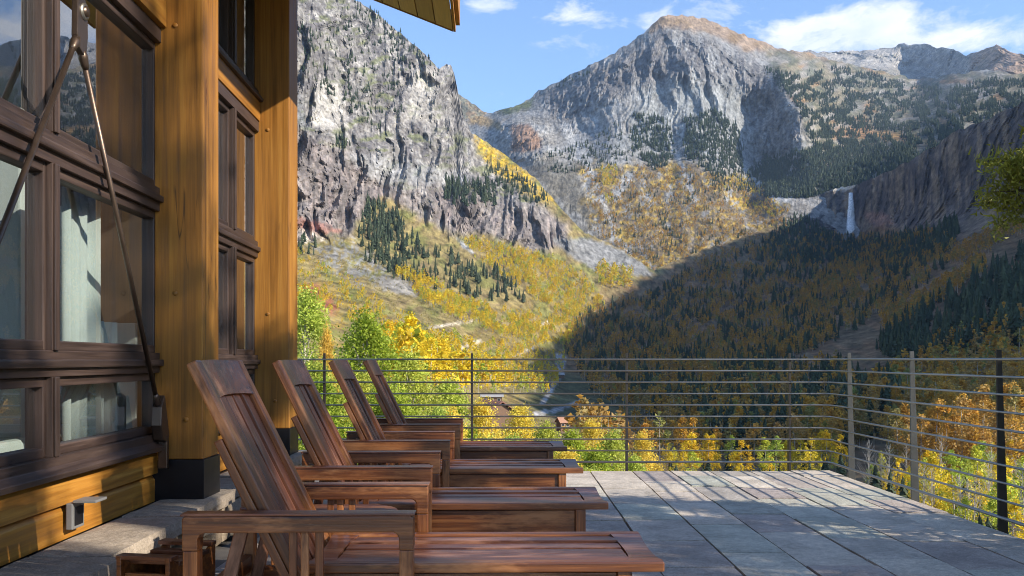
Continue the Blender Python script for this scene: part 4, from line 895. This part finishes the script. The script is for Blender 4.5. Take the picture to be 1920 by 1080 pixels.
curtain(4.36, 4.77, -.13, .3, 1.86, M['fabric_cream']); curtain(4.78, 5.06, -.15, .3, 1.25, M['fabric_cream']); curtain(3.64, 3.73, -.13, .3, 1.9, M['fabric_cream']); curtain(3.74, 3.87, -.15, .3, 1.6, M['fabric_red']); curtain(3.2, 3.5, -.3, .3, 2.8, M['fabric_cream'])
sofa = empty('sofa', (-2.75, 4.9, .25), HROT); tag(sofa, 'cream upholstered sofa half seen behind the lower window panes', 'sofa')
box('seat', (-.4, -.7, .12), (.4, .7, .42), M['fabric_cream'], sofa, .05, 3); box('backrest', (-.42, -.7, .42), (-.2, .7, .86), M['fabric_cream'], sofa, .06, 3)
box('armrest', (-.42, -.86, .12), (.4, -.705, .6), M['fabric_cream'], sofa, .05, 3); box('armrest', (-.42, .705, .12), (.4, .86, .6), M['fabric_cream'], sofa, .05, 3)
for sx in (-.34, .34):
    for sy in (-.76, .76): box('leg', (sx-.03, sy-.03, .0), (sx+.03, sy+.03, .119), M['interior_dark'], sofa, .004)
# outlet box with its cover flipped up
ob = box('outlet_box', (.036, 4.03, .315), (.065, 4.15, .43), M['outlet'], H, .005)
for nm, lo, hi, m_ in (('socket_plate', (.0655, 4.05, .33), (.069, 4.13, .41), M['black_steel']), ('cover', (.066, 4.03, .431), (.165, 4.15, .443), M['outlet'])):
    c_ = box(nm, lo, hi, m_, H, .003); c_.parent = ob; c_.matrix_parent_inverse = Matrix.Translation(-ob.location)
# tie rods: node plate out from the wall, rods down to the posts
xr = .085
def hp(y, z, x=xr): return Vector((x, y, z))
ny, nz = 4.06, 2.50
pl_ = prism('node_plate', [(ny-.055, nz-.05), (ny-.04, nz-.10), (ny+.03, nz-.13), (ny+.05, nz-.03), (ny+.045, nz+.10), (ny, nz+.15), (ny-.05, nz+.10)], 'x', xr-.014, xr+.014, M['rod_steel'], H, .004)
pin = lathe('pin', [(0, -.03), (.022, -.03), (.022, .03), (0, .03)], M['rod_steel'], None, 20); pin.rotation_euler = (0, R(90), 0); pin.parent = pl_; pin.location = hp(ny+.01, nz+.07)
ring = lathe('pin_washer', [(.024, -.022), (.036, -.022), (.036, .022), (.024, .022)], M['cable'], None, 20); ring.rotation_euler = (0, R(90), 0); ring.parent = pl_; ring.location = hp(ny+.01, nz+.07)
def rod(a, b_, rr=.0125):
    d = (b_-a).normalized(); o = tube('tie_rod', [a, b_], rr, M['rod_steel'], H, 12)
    for e, s in ((a, 1), (b_, -1)):
        tube('clevis', [e, e+d*s*.03, e+d*s*.06, e+d*s*.08], [rr*1.4, rr*1.7, rr*1.4, rr*1.02], M['rod_steel'], o, 12)
    return o
rod(hp(ny-.035, nz-.06), hp(2.58, .30)); rod(hp(ny+.015, nz-.10), hp(5.02, .80)); rod(hp(ny, nz+.13), hp(ny-.12, 4.3))
foot = prism('foot_bracket', [(5.0, .80), (5.05, .86), (5.09, .74), (5.12, .64), (5.09, .60), (5.02, .62), (4.99, .70)], 'x', xr-.028, xr+.028, M['rod_steel'], H, .006)
box('foot_strap', (xr-.02, 5.075, .46), (xr+.03, 5.105, .64), M['rod_steel'], H, .004)
# the unseen rest of the house, so that it stands on its own
box('rear_wall', (-5.3, .3, -.3), (-5.12, 7.9, 1.1), M['gold_y'], H, .01)
for y_ in (.4, 2.9, 5.4, 7.7): box('rear_post', (-5.3, y_, 1.101), (-5.12, y_+.16, 4.5), M['gold_z'], H, .01); box('end_wall', (-5.11, 7.66, -.3), (-.2, 7.74, 4.6), M['gold_z'], H, .01)
# roof: soffit boards along the wall, far gable edge rising to the left
roof_y1, ex, ez = 8.2, 1.55, 3.96
slope = .387
def rz(x): return ez+(ex-x)*slope
rt = prism('roof', [(ex-.03, rz(ex-.03)+.022), (-5.4, rz(-5.4)+.022), (-5.4, rz(-5.4)+.22), (ex-.03, rz(ex-.03)+.17)], 'y', -1.0, roof_y1-.03, M['gold_y'], H, .004)
x = ex
k = 0
while x > -1.6:
    x2 = x-.155
    prism('soffit_board', [(x-.004, rz(x-.004)), (x2+.004, rz(x2+.004)), (x2+.004, rz(x2)+.02), (x-.004, rz(x)+.02)], 'y', -1.0+(k % 3)*.01, roof_y1, M['soffit'], H, .003); x = x2; k += 1
prism('fascia_board', [(-5.4, rz(-5.4)-.004), (ex, rz(ex)-.004), (ex, rz(ex)+.18), (-5.4, rz(-5.4)+.24)], 'y', roof_y1+.002, roof_y1+.03, M['gold_x'], H, .003)
box('eave_board', (ex+.002, -1.0, ez-.004), (ex+.024, roof_y1+.03, ez+.13), M['gold_y'], H, .003)
box('eave_trim', (ex+.0245, -1.0, ez+.06), (ex+.06, roof_y1+.05, ez+.30), M['gold_y'], H, .003)

# ---------------------------------------------------------------- railing
rail = empty('deck_railing', (0, 0, 0)); tag(rail, 'steel rod railing with ten horizontal rods around the far and right edges of the deck', 'railing')
def tapered_post(name, x0, y0, along_x, wt, wb, th, lean):
    """plate post: wide face across, narrow at the top"""
    zt, zb = 1.115, -.25
    a = [(-wb*.45, zb), (wb*.55, zb), (wt*.5-lean, zt), (-wt*.5-lean, zt)]
    if along_x: o = prism(name, [(x0+p[0], p[1]) for p in a], 'y', y0-th/2, y0+th/2, M['rail_steel' if y0 > 6.5 else 'rail_dark_shaded'], rail, .002)  # nearer right posts get the darker steel, standing for tree shade
    else: o = prism(name, [(y0+p[0], p[1]) for p in a], 'x', x0-th/2, x0+th/2, M['rail_dark_shaded'], rail, .002)
    b1 = lathe('bolt', [(0, 0), (.012, 0), (.012, .008), (0, .008)], M['cable'], None, 10)
    b1.parent = o; b1.location = (x0, y0-th/2-.001, -.12) if along_x else (x0, y0, -.12); b1.rotation_euler = (R(90), 0, 0)
    return o
for x0 in (-1.80, -.384, 1.10, 2.66): tapered_post('post', x0, 8.955, False, .035, .07, .02, .0)
for y0 in (8.42, 7.10, 5.83, 4.55, 3.27, 1.99, .7): tapered_post('post', 3.068, y0, True, .030, .068, .016, .028)
for k in range(10):
    z = 1.055-.109*k; rr = .0075 if k else .0085
    if k == 9: rr = .013
    pts = [(-2.25, 8.93, z), (2.90, 8.93, z), (2.97, 8.92, z), (3.015, 8.88, z), (3.028, 8.80, z), (3.03, -3, z)]
    tube('rail_rod', pts, rr if k != 9 else .011, M['cable'], rail, 8)

# ---------------------------------------------------------------- steamer chairs
def make_chair(tray=False):
    c = empty('steamer_chair')
    T, TD = M['teak'], M['teak_dark']
    W = .70
    for side in (0, 1):
        y0, y1 = (0, .06) if side == 0 else (W-.06, W)
        # arm with rounded inner corners running down into the legs
        pts = [(-.664, .50), (-.664, .593), (-.657, .60), (-.007, .60), (0, .593), (0, .50), (-.042, .50), (-.042, .535), (-.047, .546), (-.058, .552), (-.598, .552), (-.613, .546), (-.619, .535), (-.619, .50)]
        prism('armrest', pts, 'y', y0, y1, T, c, .004)
        box('arm_cap', (-.668, y0-.004, .6005), (.004, y1+.004, .6075), TD, c, .003)
        for xx in (-.664, -.042):
            w_ = .045 if xx < -.3 else .042
            beam('leg', (xx+w_/2, (y0+y1)/2+.0, .4995), (xx+w_/2, (y0+y1)/2, 0.0), .052, w_-.002, T, c, .004, up=(1, 0, 0))
        for xx in (-.362, -.328, -.286): beam('arm_slat', (xx+.011, (y0+y1)/2, .5515), (xx+.011, (y0+y1)/2, .30), .016, .023, T, c, .003, up=(1, 0, 0))
        beam('side_stretcher', (-.618, (y0+y1)/2, .285), (-.043, (y0+y1)/2, .285), .03, .055, T, c, .004)
    beam('rear_stretcher', (-.64, .062, .33), (-.64, W-.062, .33), .03, .06, T, c, .004)
    beam('rear_stretcher', (-.64, .062, .12), (-.64, W-.062, .12), .03, .05, T, c, .004)
    # leg rest platform, slightly dished
    y0, y1, xa, xb = .095, .605, -.33, .748
    dish = lambda y: -.016*(1-((y-.35)/.21)**2) if abs(y-.35) < .21 else 0
    for yy in (y0+.022, y1-.022): beam('platform_rail', (xa, yy, .427), (xb-.001, yy, .427), .044, .030, T, c, .005)
    def dished(nm, xs_, yl, yh, z0, z1, mt_, crv=0.0, par=None):
        n_ = 9; V = []; 
        for zz in (z0, z1):
            for j in range(n_):
                y = yl+(yh-yl)*j/(n_-1); s_ = crv*(1-((y-.35)/.21)**2)
                for xx, g in ((xs_[0], 0), (xs_[1], 1)): V.append((xx+(s_ if g == (0 if crv > 0 else 1) else 0), y, zz+dish(y)))
        V = np.array(V); h = n_*2; Fq = []
        for j in range(n_-1):
            a = 2*j; Fq += [(a, a+2, a+3, a+1), (h+a, h+a+1, h+a+3, h+a+2), (a, h+a, h+a+2, a+2), (a+1, a+3, h+a+3, h+a+1)]
        Fq += [(0, 1, h+1, h), (h-2, 2*h-2, 2*h-1, h-1)]
        return link(nm, np_mesh(nm, V, np.array(Fq)), mt_, par or c)
    dished('end_board', (xb-.105, xb-.002), y0+.0445, y1-.0445, .415, .441, TD, .022)
    dished('end_board', (xa+.002, xa+.095), y0+.0445, y1-.0445, .415, .441, TD, -.03)
    n_s = 5; sw = (y1-y0-.09)/n_s
    for i in range(n_s):
        ya = y0+.045+i*sw+.0035; ym = ya+sw/2
        s_ = beam('platform_slat', (xa+.075, ym-.0035, .432+dish(ym)), (xb-.09, ym-.0035, .432+dish(ym)), sw-.012, .016, TD, c, .002)
    for xx in (-.12, .22, .55): dished('cross_rail', (xx, xx+.035), y0+.045, y1-.045, .385, .413, T)
    for yy in (y0+.035, y1-.035): beam('apron', (xa+.02, yy, .35), (.606, yy, .35), .022, .112, T, c, .003)
    beam('apron_end', (.63, y0+.05, .35), (.63, y1-.05, .35), .022, .11, T, c, .003)
    for yy in (y0+.037, y1-.037): beam('leg', (.629, yy, .4105), (.629, yy, 0), .05, .044, T, c, .004, up=(1, 0, 0))
    for yy in (y0+.037, y1-.037): beam('leg', (-.30, yy, .292), (-.34, yy, 0), .042, .04, T, c, .004, up=(1, 0, 0))
    beam('stretcher', (.629, y0+.063, .12), (.629, y1-.063, .12), .03, .04, T, c, .003)
    # backrest
    b0, b1 = Vector((-.365, 0, .43)), Vector((-.668, 0, 1.045)); d = (b1-b0); L = d.length; d.normalize(); nb = Vector((d.z, 0, -d.x))  # nb faces the sitter
    def bp(s, y, o=0): return b0+d*s+nb*o+Vector((0, y, 0))
    for yy in (.09+.026, .61-.026): beam('back_stile', bp(-.07, yy), bp(L-.002, yy), .052, .034, TD if False else T, c, .006, up=nb)
    bd = lambda y: -.016*(1-((y-.35)/.208)**2)
    # crest board, hollowed, with an arched lower edge
    n_ = 11; V = []
    for o_ in (-.014, .014):
        for j in range(n_):
            y = .1425+(.5575-.1425)*j/(n_-1); q = 1-((y-.35)/.2075)**2
            V.append(tuple(bp(L-.115-.016*(1-q)+.0, y, o_+bd(y)))); V.append(tuple(bp(L-.004+.012*q, y, o_+bd(y))))
    V = np.array(V); h = n_*2; Fq = []
    for j in range(n_-1):
        a = 2*j; Fq += [(a, a+2, a+3, a+1), (h+a, h+a+1, h+a+3, h+a+2), (a, h+a, h+a+2, a+2), (a+1, a+3, h+a+3, h+a+1)]
    Fq += [(0, 1, h+1, h), (h-2, 2*h-2, 2*h-1, h-1)]
    link('crest_board', np_mesh('crest_board', V, np.array(Fq)), TD, c)
    n_s = 5; sw = (.61-.09-.106)/n_s
    for i in range(n_s):
        ym = .143+sw*(i+.5); beam('back_slat', bp(-.05, ym, bd(ym)-.004), bp(L-.117, ym, bd(ym)-.004), sw-.013, .014, TD, c, .002, up=nb)
    for s in (.10, .34): beam('back_rail', bp(s, .143, -.034), bp(s, .557, -.034), .03, .02, T, c, .003, up=nb)
    beam('back_rail', bp(-.06, .13, -.03), bp(-.06, .57, -.03), .03, .03, T, c, .003, up=nb)
    # rear battens that carry the adjuster
    for yy in (.105, .595): beam('batten', bp(-.02, yy, -.032), bp(.44, yy, -.032), .03, .028, T, c, .005, up=nb)
    # adjuster: prop struts, notched curved rails
    for yy in (.14, .56):
        p = [bp(.30, yy, -.06), Vector((-.50, yy, .46)), Vector((-.60, yy, .13))]
        beam('prop_strut', bp(.22, yy, -.055), Vector((-.63, yy, .14)), .022, .04, TD, c, .004, up=(1, 0, 0))
        pts = [Vector((-.60+.30*t, yy+.03, .12+.0+.22*t*t+.02*math.sin(3*t))) for t in np.linspace(0, 1, 9)]
        tube('notched_rail', pts, .018, TD, c, 8)
    tube('pivot_bar', [(-.63, .09, .145), (-.63, .61, .145)], .008, M['rail_steel'], c, 8)
    for yy in (.128, .572): lathe('hinge_bolt', [(0, 0), (.009, 0), (.009, .006), (0, .008)], M['cable'], c, 10, (-.63, yy, .145)).rotation_euler = (R(90), 0, 0)
    if tray:
        pts = [(-.62, W+.004), (-.17, W+.004)]+[(-.25+.13*math.cos(a), W+.05+.15*math.sin(a)) for a in np.linspace(0, math.pi*.5, 8)]+[(-.62, W+.20)]
        prism('side_tray', pts, 'z', .476, .496, T, c, .004)
        beam('tray_bracket', (-.4, W+.01, .46), (-.4, W+.15, .46), .02, .03, T, c, .003)
    return c
spots = [(-.285, 2.695), (-.333, 3.865), (-.343, 5.13), (-.357, 6.43)]
clab = ['nearest stained wooden steamer chair, its whole armrest and dark slatted back in the foreground',
        'second wooden steamer chair from the camera, a lit stripe down its raised back',
        'third wooden steamer chair from the camera, with a dark shaded back',
        'farthest wooden steamer chair, closest to the railing, its thin back against the yellow trees']
ch1 = make_chair(True); chp = make_chair(False)
chairs = [ch1, chp, copy_tree(chp), copy_tree(chp)]
for c, (x, y), l in zip(chairs, spots, clab):
    c.location = (x, y, 0); c.rotation_euler = (0, 0, HROT*.9); tag(c, l, 'chair', 'wooden steamer chairs in a row on the deck')
# curved stool between the nearest chair and the ledge
st = empty('footstool', (-1.15, 3.12, -.02), R(-10)); st.scale = (.50, 1.0, 1.0); tag(st, 'small dark wooden stool with a hollowed slatted top between the ledge and the nearest chair', 'stool')
for sx in (-.17, .17):
    prism('side_panel', [(-.15, .02), (-.11, .02), (-.09, .25), (.09, .25), (.11, .02), (.15, .02), (.15, .44), (.08, .405), (0, .39), (-.08, .405), (-.15, .44)], 'x', sx-.016, sx+.016, M['teak'], st, .004)
for i in range(6):
    y = -.125+.05*i; beam('seat_slat', (-.195, y, .402+.05*(y/.15)**2), (.195, y, .402+.05*(y/.15)**2), .045, .014, M['teak_dark'], st, .003)
for sy in (-.12, .12): beam('end_rail', (-.153, sy, .325), (.153, sy, .325), .018, .12, M['teak'], st, .003)
# ---------------------------------------------------------------- near trees
def ground_z(x, d):
    X = CX+x/d*F; ys_ = np.linspace(1128, 450, 400); dd, _ = depth_at('mountain_valley', np.full(400, X), ys_)
    i = int(np.argmax(dd >= d)); 
    return EYE+(CY-ys_[i])/F*d if dd[i] >= d else -5
SPARSE = [aspen_mesh('sparse_crown', 4200, 46, .0085, 90+i, 'leaf_gold', .2, .2, trunk=False, shape=.9) for i in range(2)]
HERO = [aspen_mesh('aspen_crown', 15000, 120, .0060, 70+i, 'leaf_green', .17+.02*i, .18, trunk=False, shape=.9) for i in range(4)]
def stem_mesh(seed, clumps):
    r = np.random.default_rng(seed); VV = []; FF = []; nb = 0
    def add(p, rad, n=5):
        nonlocal nb
        v, f, _ = tube_arrays(p, rad, n); VV.append(v); FF.append(f+nb); nb += len(v)
    add([(0, 0, -.06), (.008, .004, .3), (-.004, .006, .62), (.002, 0, .97)], [.016, .012, .008, .002], 8)
    for cl in clumps[::3]:
        z = max(.12, cl[2]-.10-.3*math.hypot(cl[0], cl[1])); add([(0, 0, z), (cl[0]*.5, cl[1]*.5, (z+cl[2])/2-.01), (cl[0], cl[1], cl[2])], [.006, .004, .0015], 4)
    V = np.concatenate(VV); me = np_mesh('trunk', V, np.concatenate(FF), smooth=True); me.materials.append(M['bark_pale']); return me
STEM = [stem_mesh(80+i, h[1]) for i, h in enumerate(HERO)]
def hero(X, topY, d, wpx, leafmat, lab, k, tag_group='aspens just below the deck on the left'):
    x = (X-CX)/F*d; gz = ground_z(x, d)-.2; zt = EYE+(CY-topY)/F*d; h = zt-gz
    root = empty('aspen_tree', (x, d, gz), k*1.7); tag(root, lab, 'tree', tag_group)
    wr = (wpx/F*d)/(.19*h)
    for me, nm in ((STEM[k % 4], 'trunk'), (HERO[k % 4][0], 'crown')):
        o = link(nm, me, None, root); o.scale = (h*wr if nm == 'crown' else h, h*wr if nm == 'crown' else h, h)
        if nm == 'crown': o.material_slots[0].link = 'OBJECT'; o.material_slots[0].material = M[leafmat]
        else: o.scale = (h*min(wr, 1.4), h*min(wr, 1.4), h)
    return root
hl = [(572, 556, 27, 78, 'leaf_mixed', 'tall yellow-green aspen at the house corner post'),
 (612, 628, 23, 34, 'leaf_orange', 'slim orange-tinged aspen between two greener crowns beside the corner post'),
 (690, 598, 25, 88, 'leaf_green', 'full green aspen rising above the second and third chair backs'),
 (768, 668, 27, 74, 'leaf_mixed', 'yellow-green aspen just right of the full green one'),
 (838, 722, 31, 76, 'leaf_mixed', 'speckled aspen behind the third chair back, left of the second rail post'),
 (600, 720, 18, 90, 'leaf_green', 'green aspen seen through the rods beside the house'),
 (720, 730, 20, 80, 'leaf_green', 'green aspen seen between the backs of the two farthest chairs'),
 (905, 762, 28, 66, 'leaf_gold', 'bright gold aspen at the second post of the far railing'),
 (845, 775, 24, 60, 'leaf_gold', 'golden aspen right of the farthest chair back'),
 (975, 768, 36, 56, 'leaf_gold', 'pointed gold aspen in front of the rust-red roof'),
 (1025, 800, 33, 56, 'leaf_mixed', 'mixed green and gold aspen left of the small house'),
 (1110, 795, 46, 50, 'leaf_gold', 'gold aspen beside the small house roof, left of the middle rail post'),
 (1075, 815, 30, 60, 'leaf_green', 'green-tinged aspen above the end of the third leg rest'),
 (960, 825, 22, 60, 'leaf_mixed', 'yellow-green aspen behind the leg rest of the farthest chair'),
 (1150, 815, 38, 52, 'leaf_mixed', 'yellow aspen crown left of the middle rail post, above the deck edge'),
 (1205, 818, 50, 40, 'leaf_gold', 'rounded gold aspen just right of the middle rail post'),
 (1120, 850, 24, 70, 'leaf_green', 'low green-yellow aspen at the far deck edge'),
 (1190, 862, 30, 50, 'leaf_mixed', 'low yellow-green aspen right of the middle post at the deck edge')]
for i, (X, tY, d, wp, lm, lab) in enumerate(hl): hero(X, tY, d, wp, lm, lab, i)
rh = np.random.default_rng(42)
for i in range(26):   # the lower ranks that fill the grove
    X = 552+i*22+rh.normal()*12; top = np.interp(X, [550, 700, 850, 1000, 1120], [660, 715, 790, 850, 862])+rh.uniform(-8, 40); d_ = rh.uniform(15, 34)
    if X > 1120: continue
    lm = ['leaf_mixed', 'leaf_green', 'leaf_mixed', 'leaf_mixed'][i % 4] if X < 850 else ['leaf_gold', 'leaf_mixed', 'leaf_gold', 'leaf_green'][i % 4]
    hero(X, top, d_, rh.uniform(60, 85), lm, ('low ' if top > 760 else '')+('gold' if lm == 'leaf_gold' else 'green' if lm == 'leaf_green' else 'yellow-green')+' aspen filling the grove, '+('beside the house corner' if X < 620 else 'behind the chair backs' if X < 740 else bay(X)), i+3, 'lower aspens filling the grove below the deck')
# unseen neighbours whose shade falls on the deck, beyond the right of the frame
def shade_aspen(x, y, top, w_, lm, lab, k):
    gz = -3.5
    root = empty('aspen_tree', (x, y, gz), k*2.1); tag(root, lab, 'tree', 'aspens beyond the right railing'); h = top-gz
    for me, nm in ((STEM[k % 4], 'trunk'), (SPARSE[k % 2][0], 'crown')):
        o = link(nm, me, None, root); s_ = w_/(.19*h)*h; o.scale = (s_, s_, h)
        if nm == 'crown': o.material_slots[0].link = 'OBJECT'; o.material_slots[0].material = M[lm]
for i, a in enumerate([(4.4, 5.0, 1.6, .8, 'leaf_gold', 'low gold aspen top just outside the right railing'), (7.6, 2.0, 4.6, 1.0, 'leaf_mixed', 'yellow-green aspen outside the right railing'),
                       (8.2, 1.0, 8.2, .75, 'leaf_green', 'tall green aspen right of the deck'), (9.5, -2.4, 8.5, .9, 'leaf_gold', 'gold aspen behind and right of the deck'), (6.6, -.6, 3.8, .8, 'leaf_gold', 'small gold aspen right of the deck'),
                       (12, -1.9, 11, .9, 'leaf_mixed', 'tall yellow-green aspen farther right of the deck')]):
    shade_aspen(*a, i)
for i, a in enumerate([(4.5, 5.15, 2.2, .72, 'leaf_green', 'low green aspen top close outside the right railing'), (4.7, 3.9, 2.5, .75, 'leaf_gold', 'low yellow aspen top beside the deck near the pine'), (4.4, 2.7, 1.9, .7, 'leaf_mixed', 'low yellow-green aspen top right of the nearer deck')]):
    shade_aspen(*a, i); COL.objects[-1].data = HERO[i % 4][0]; COL.objects[-1].material_slots[0].link = 'OBJECT'; COL.objects[-1].material_slots[0].material = M[a[4]]
# pine whose branch reaches into the picture at the right
pine = empty('pine_tree', (4.75, 4.0, -3.6)); tag(pine, 'pine with bunched green needles reaching in from the right edge above the railing', 'tree')
def needle_cloud(name, tips, per, rad, seed):
    r = np.random.default_rng(seed); tips = np.array(tips); k = r.integers(0, len(tips), per*len(tips)); n = len(k)
    dv = r.normal(size=(n, 3)); dv[:, 2] += .45; dv /= np.linalg.norm(dv, axis=1)[:, None]; base = tips[k]+r.normal(size=(n, 3))*rad*.42
    L = rad*(.35+.4*r.random(n))[:, None]; sd = np.cross(dv, r.normal(size=(n, 3))); sd /= np.linalg.norm(sd, axis=1)[:, None]
    V = np.stack([base-sd*.007, base+sd*.007, base+dv*L], 1).reshape(-1, 3); col = np.repeat(.65+.7*r.random(n), 3)[:, None]*np.ones(3)
    return np_mesh(name, V, np.arange(n*3).reshape(n, 3), cols=col)
tube('trunk', [(0, 0, -.4), (.05, .02, 2), (-.03, .05, 4), (.04, 0, 6.2), (.02, .02, 8.6)], [.19, .16, .13, .08, .02], M['bark_dark'], pine, 12)
rp = np.random.default_rng(5)
def pine_branch(p0, p1, spread, ntip, seed, per=150, nrad=.085):
    rr = np.random.default_rng(seed); p0, p1 = Vector(p0), Vector(p1); mid = (p0+p1)/2+Vector((0, 0, -.12)); pts = [p0, (p0+mid)/2, mid, (mid+p1)/2+Vector((0, 0, .02)), p1]
    b_ = tube('branch', pts, [.035, .028, .02, .013, .006], M['bark_dark'], pine, 6); tips = []; VV = []; FF = []; nb = 0
    for _ in range(ntip):
        t = .25+.75*rr.random()**.7; q = p0.lerp(p1, t)+Vector((0, 0, -.1*math.sin(math.pi*t))); e = q+Vector(rr.normal(size=3))*spread*(.5+.5*t)*.5; e.z += .03
        v, f, _ = tube_arrays([q, (q+e)/2, e], [.006, .004, .002], 4); VV.append(v); FF.append(f+nb); nb += len(v); tips += [tuple(e), tuple(e.lerp(q, .35))]
    link('twigs', np_mesh('twigs', np.concatenate(VV), np.concatenate(FF)), M['bark_dark'], b_)
    nd = link('needles', needle_cloud('needles', tips, per, nrad, seed+1), M['pine_needles'], b_)
pl = lambda x, y, z: (x-4.75, y-4.0, z+3.6)
pine_branch(pl(4.75, 4.05, 2.0), pl(3.27, 5.95, 2.34), .32, 80, 1, 80, .09); pine_branch(pl(4.75, 4.1, 2.1), pl(3.22, 6.0, 2.14), .25, 60, 2, 80, .09); pine_branch(pl(4.75, 4.05, 1.9), pl(3.26, 5.9, 1.94), .14, 20, 3, 70, .08)
pine_branch(pl(4.75, 4.1, 2.5), pl(3.42, 6.0, 2.62), .16, 12, 4)
for i in range(26):
    z = .2+6.3*(i/26); a = i*2.4; L = 1.1*(1-.62*(z/7.0))*(.8+.4*rp.random()); e = (math.cos(a)*L, math.sin(a)*L)
    X_ = (4.75+e[0])/max(.5, 4+e[1]); 
    if X_ < .62 and z < 4.2: continue
    pine_branch((0, 0, z+2.6), (e[0], e[1], z+2.75), .5, 26, 20+i, 60, .10)

# ---------------------------------------------------------------- falls
def falls(name, X, pts, w0, w1, depth_off, lab):
    V = []; Cv = []; n_ = 7; rr = np.random.default_rng(3)
    for j, (xx, Y) in enumerate(pts):
        d, _ = depth_at(X, np.array([xx]), np.array([Y])); d = float(d[0])*.992-depth_off; wd = w0+(w1-w0)*j/(len(pts)-1)
        for i in range(n_):
            u = i/(n_-1)-.5; p = P(xx+u*wd*1.5+rr.normal()*.3, Y, d-8*math.cos(u*math.pi)); V.append(tuple(p)); Cv.append(1-(2*abs(u))**1.5)
    m_ = len(pts); Fq = [(j*n_+i, j*n_+i+1, (j+1)*n_+i+1, (j+1)*n_+i) for j in range(m_-1) for i in range(n_-1)]
    o = link(name, np_mesh(name, np.array(V), np.array(Fq), smooth=True, cols=np.array(Cv)[:, None]*np.ones(3)), M['fall']); md = o.modifiers.new('depth', 'SOLIDIFY'); md.thickness = 3; o['kind'] = 'structure'; o['label'] = lab
    return o
m, n, b = mat('falling_water', .6); M['fall'] = m
tcn = n.new('ShaderNodeTexCoord').outputs['Object']; 
uvx = n.new('ShaderNodeVertexColor', layer_name='col').outputs[0]
alpha = n.math('ADD', n.math('SUBTRACT', n.noise(n.mapping(tcn, (.45, .45, .035)), 1, 5, .7), .62), n.math('MULTIPLY', n.new('ShaderNodeSeparateColor', i_0=uvx).outputs[0], .95)); n.set(b, 'Alpha', n.math('MULTIPLY', alpha, 2.6, clamp=True))
n.set(b, 'Base Color', n.ramp(n.noise(n.mapping(tcn, (.35, .35, .03)), 1, 4, .6), [(.35, (.45, .48, .52)), (.6, (.88, .9, .92))]))
falls('waterfall', 'mountain_valley', [(1595.5, 362+k*7) for k in range(12)], 3, 14, 6, 'tall white waterfall dropping over the shaded right-hand cliff')

# ---------------------------------------------------------------- valley buildings
M['rust_roof'] = simple('rust_roof', (.22, .10, .075), .6, .2, .3, 1.5, .1); M['pale_roof'] = simple('pale_roof', (.34, .33, .32), .6, 0, .1, 1, 0)
M['log_wall'] = simple('log_wall', (.16, .095, .06), .8, 0, .3, 2, .2); M['white_wall'] = simple('white_wall', (.6, .58, .54), .8, 0, .1, 2, 0); M['dark_glass'] = simple('dark_glass', (.03, .035, .045), .15, 0, .2, 1, 0); M['orange_roof'] = simple('orange_roof', (.36, .19, .12), .7, 0, .2, 1, 0)
def cabin(X, Y, d, rz_, Lx, Wy, hw, hr, roofm, wallm, lab, nwin=3, seams=0):
    p = P(X, Y, d); c = empty('valley_house', p, rz_); tag(c, lab, 'house')
    prism('walls', [(-Wy/2, -2), (Wy/2, -2), (Wy/2, hw), (0, hw+hr*.93), (-Wy/2, hw)], 'x', -Lx/2, Lx/2, M[wallm], c, .02)
    for s in (-1, 1):
        ov = .5; a = (s*(Wy/2+ov), hw-ov*hr/(Wy/2)); rf = prism('roof', [a, (0, hw+hr), (0, hw+hr+.14), (a[0], a[1]+.14)], 'x', -Lx/2-.5, Lx/2+.5, M[roofm], c, .01)
        for i in range(seams):
            xx = -Lx/2-.3+(Lx+.6)*i/(seams-1); beam('seam', (xx, a[0], a[1]+.17), (xx, s*.02, hw+hr+.17), .06, .06, M[roofm], rf, .01)
        for i in range(nwin):
            xx = -Lx/2+Lx*(i+.5)/nwin; wn = box('window', (xx-.5, s*Wy/2-.04, hw-1.7), (xx+.5, s*Wy/2+.05, hw-.6), M['white_wall'], c, .01)
            pn = box('pane', (-.42, -.06, -.46), (.42, .06, .46), M['dark_glass'], None, .0); pn.parent = wn
    return c
cabin(922, 792, 150, R(-66), 8, 8, .8, 2.6, 'rust_roof', 'log_wall', 'long rust-red metal roof half hidden in gold aspens beside the second rail post', 4, 12)
cabin(922, 750, 300, R(4), 6.5, 4, 1.2, .8, 'pale_roof', 'log_wall', 'low building with a pale flat-looking roof behind the rust-red roof', 3)
cabin(1056, 797, 300, R(25), 3.4, 3.0, 1.2, 1.3, 'orange_roof', 'log_wall', 'small house with a pale orange roof at the edge of the valley shade', 2)
cabin(1051, 706, 1000, R(15), 7, 5, 2.2, 1.6, 'pale_roof', 'log_wall', 'far pale-roofed building on the pale valley road', 3)
# ---------------------------------------------------------------- air
hz = box('haze', (-9000, -3500, -150), (9000, 9500, 2400), None, None, 0); hz.data.materials.clear()
mh = bpy.data.materials.new('haze'); mh.use_nodes = True; nh = mh.node_tree; nh.nodes.clear(); ho = nh.nodes.new('ShaderNodeOutputMaterial'); pv = nh.nodes.new('ShaderNodeVolumePrincipled')
pv.inputs['Color'].default_value = (.50, .70, 1.0, 1); pv.inputs['Density'].default_value = 4e-5; pv.inputs['Anisotropy'].default_value = .3; nh.links.new(pv.outputs[0], ho.inputs['Volume']); hz.data.materials.append(mh); hz['kind'] = 'stuff'
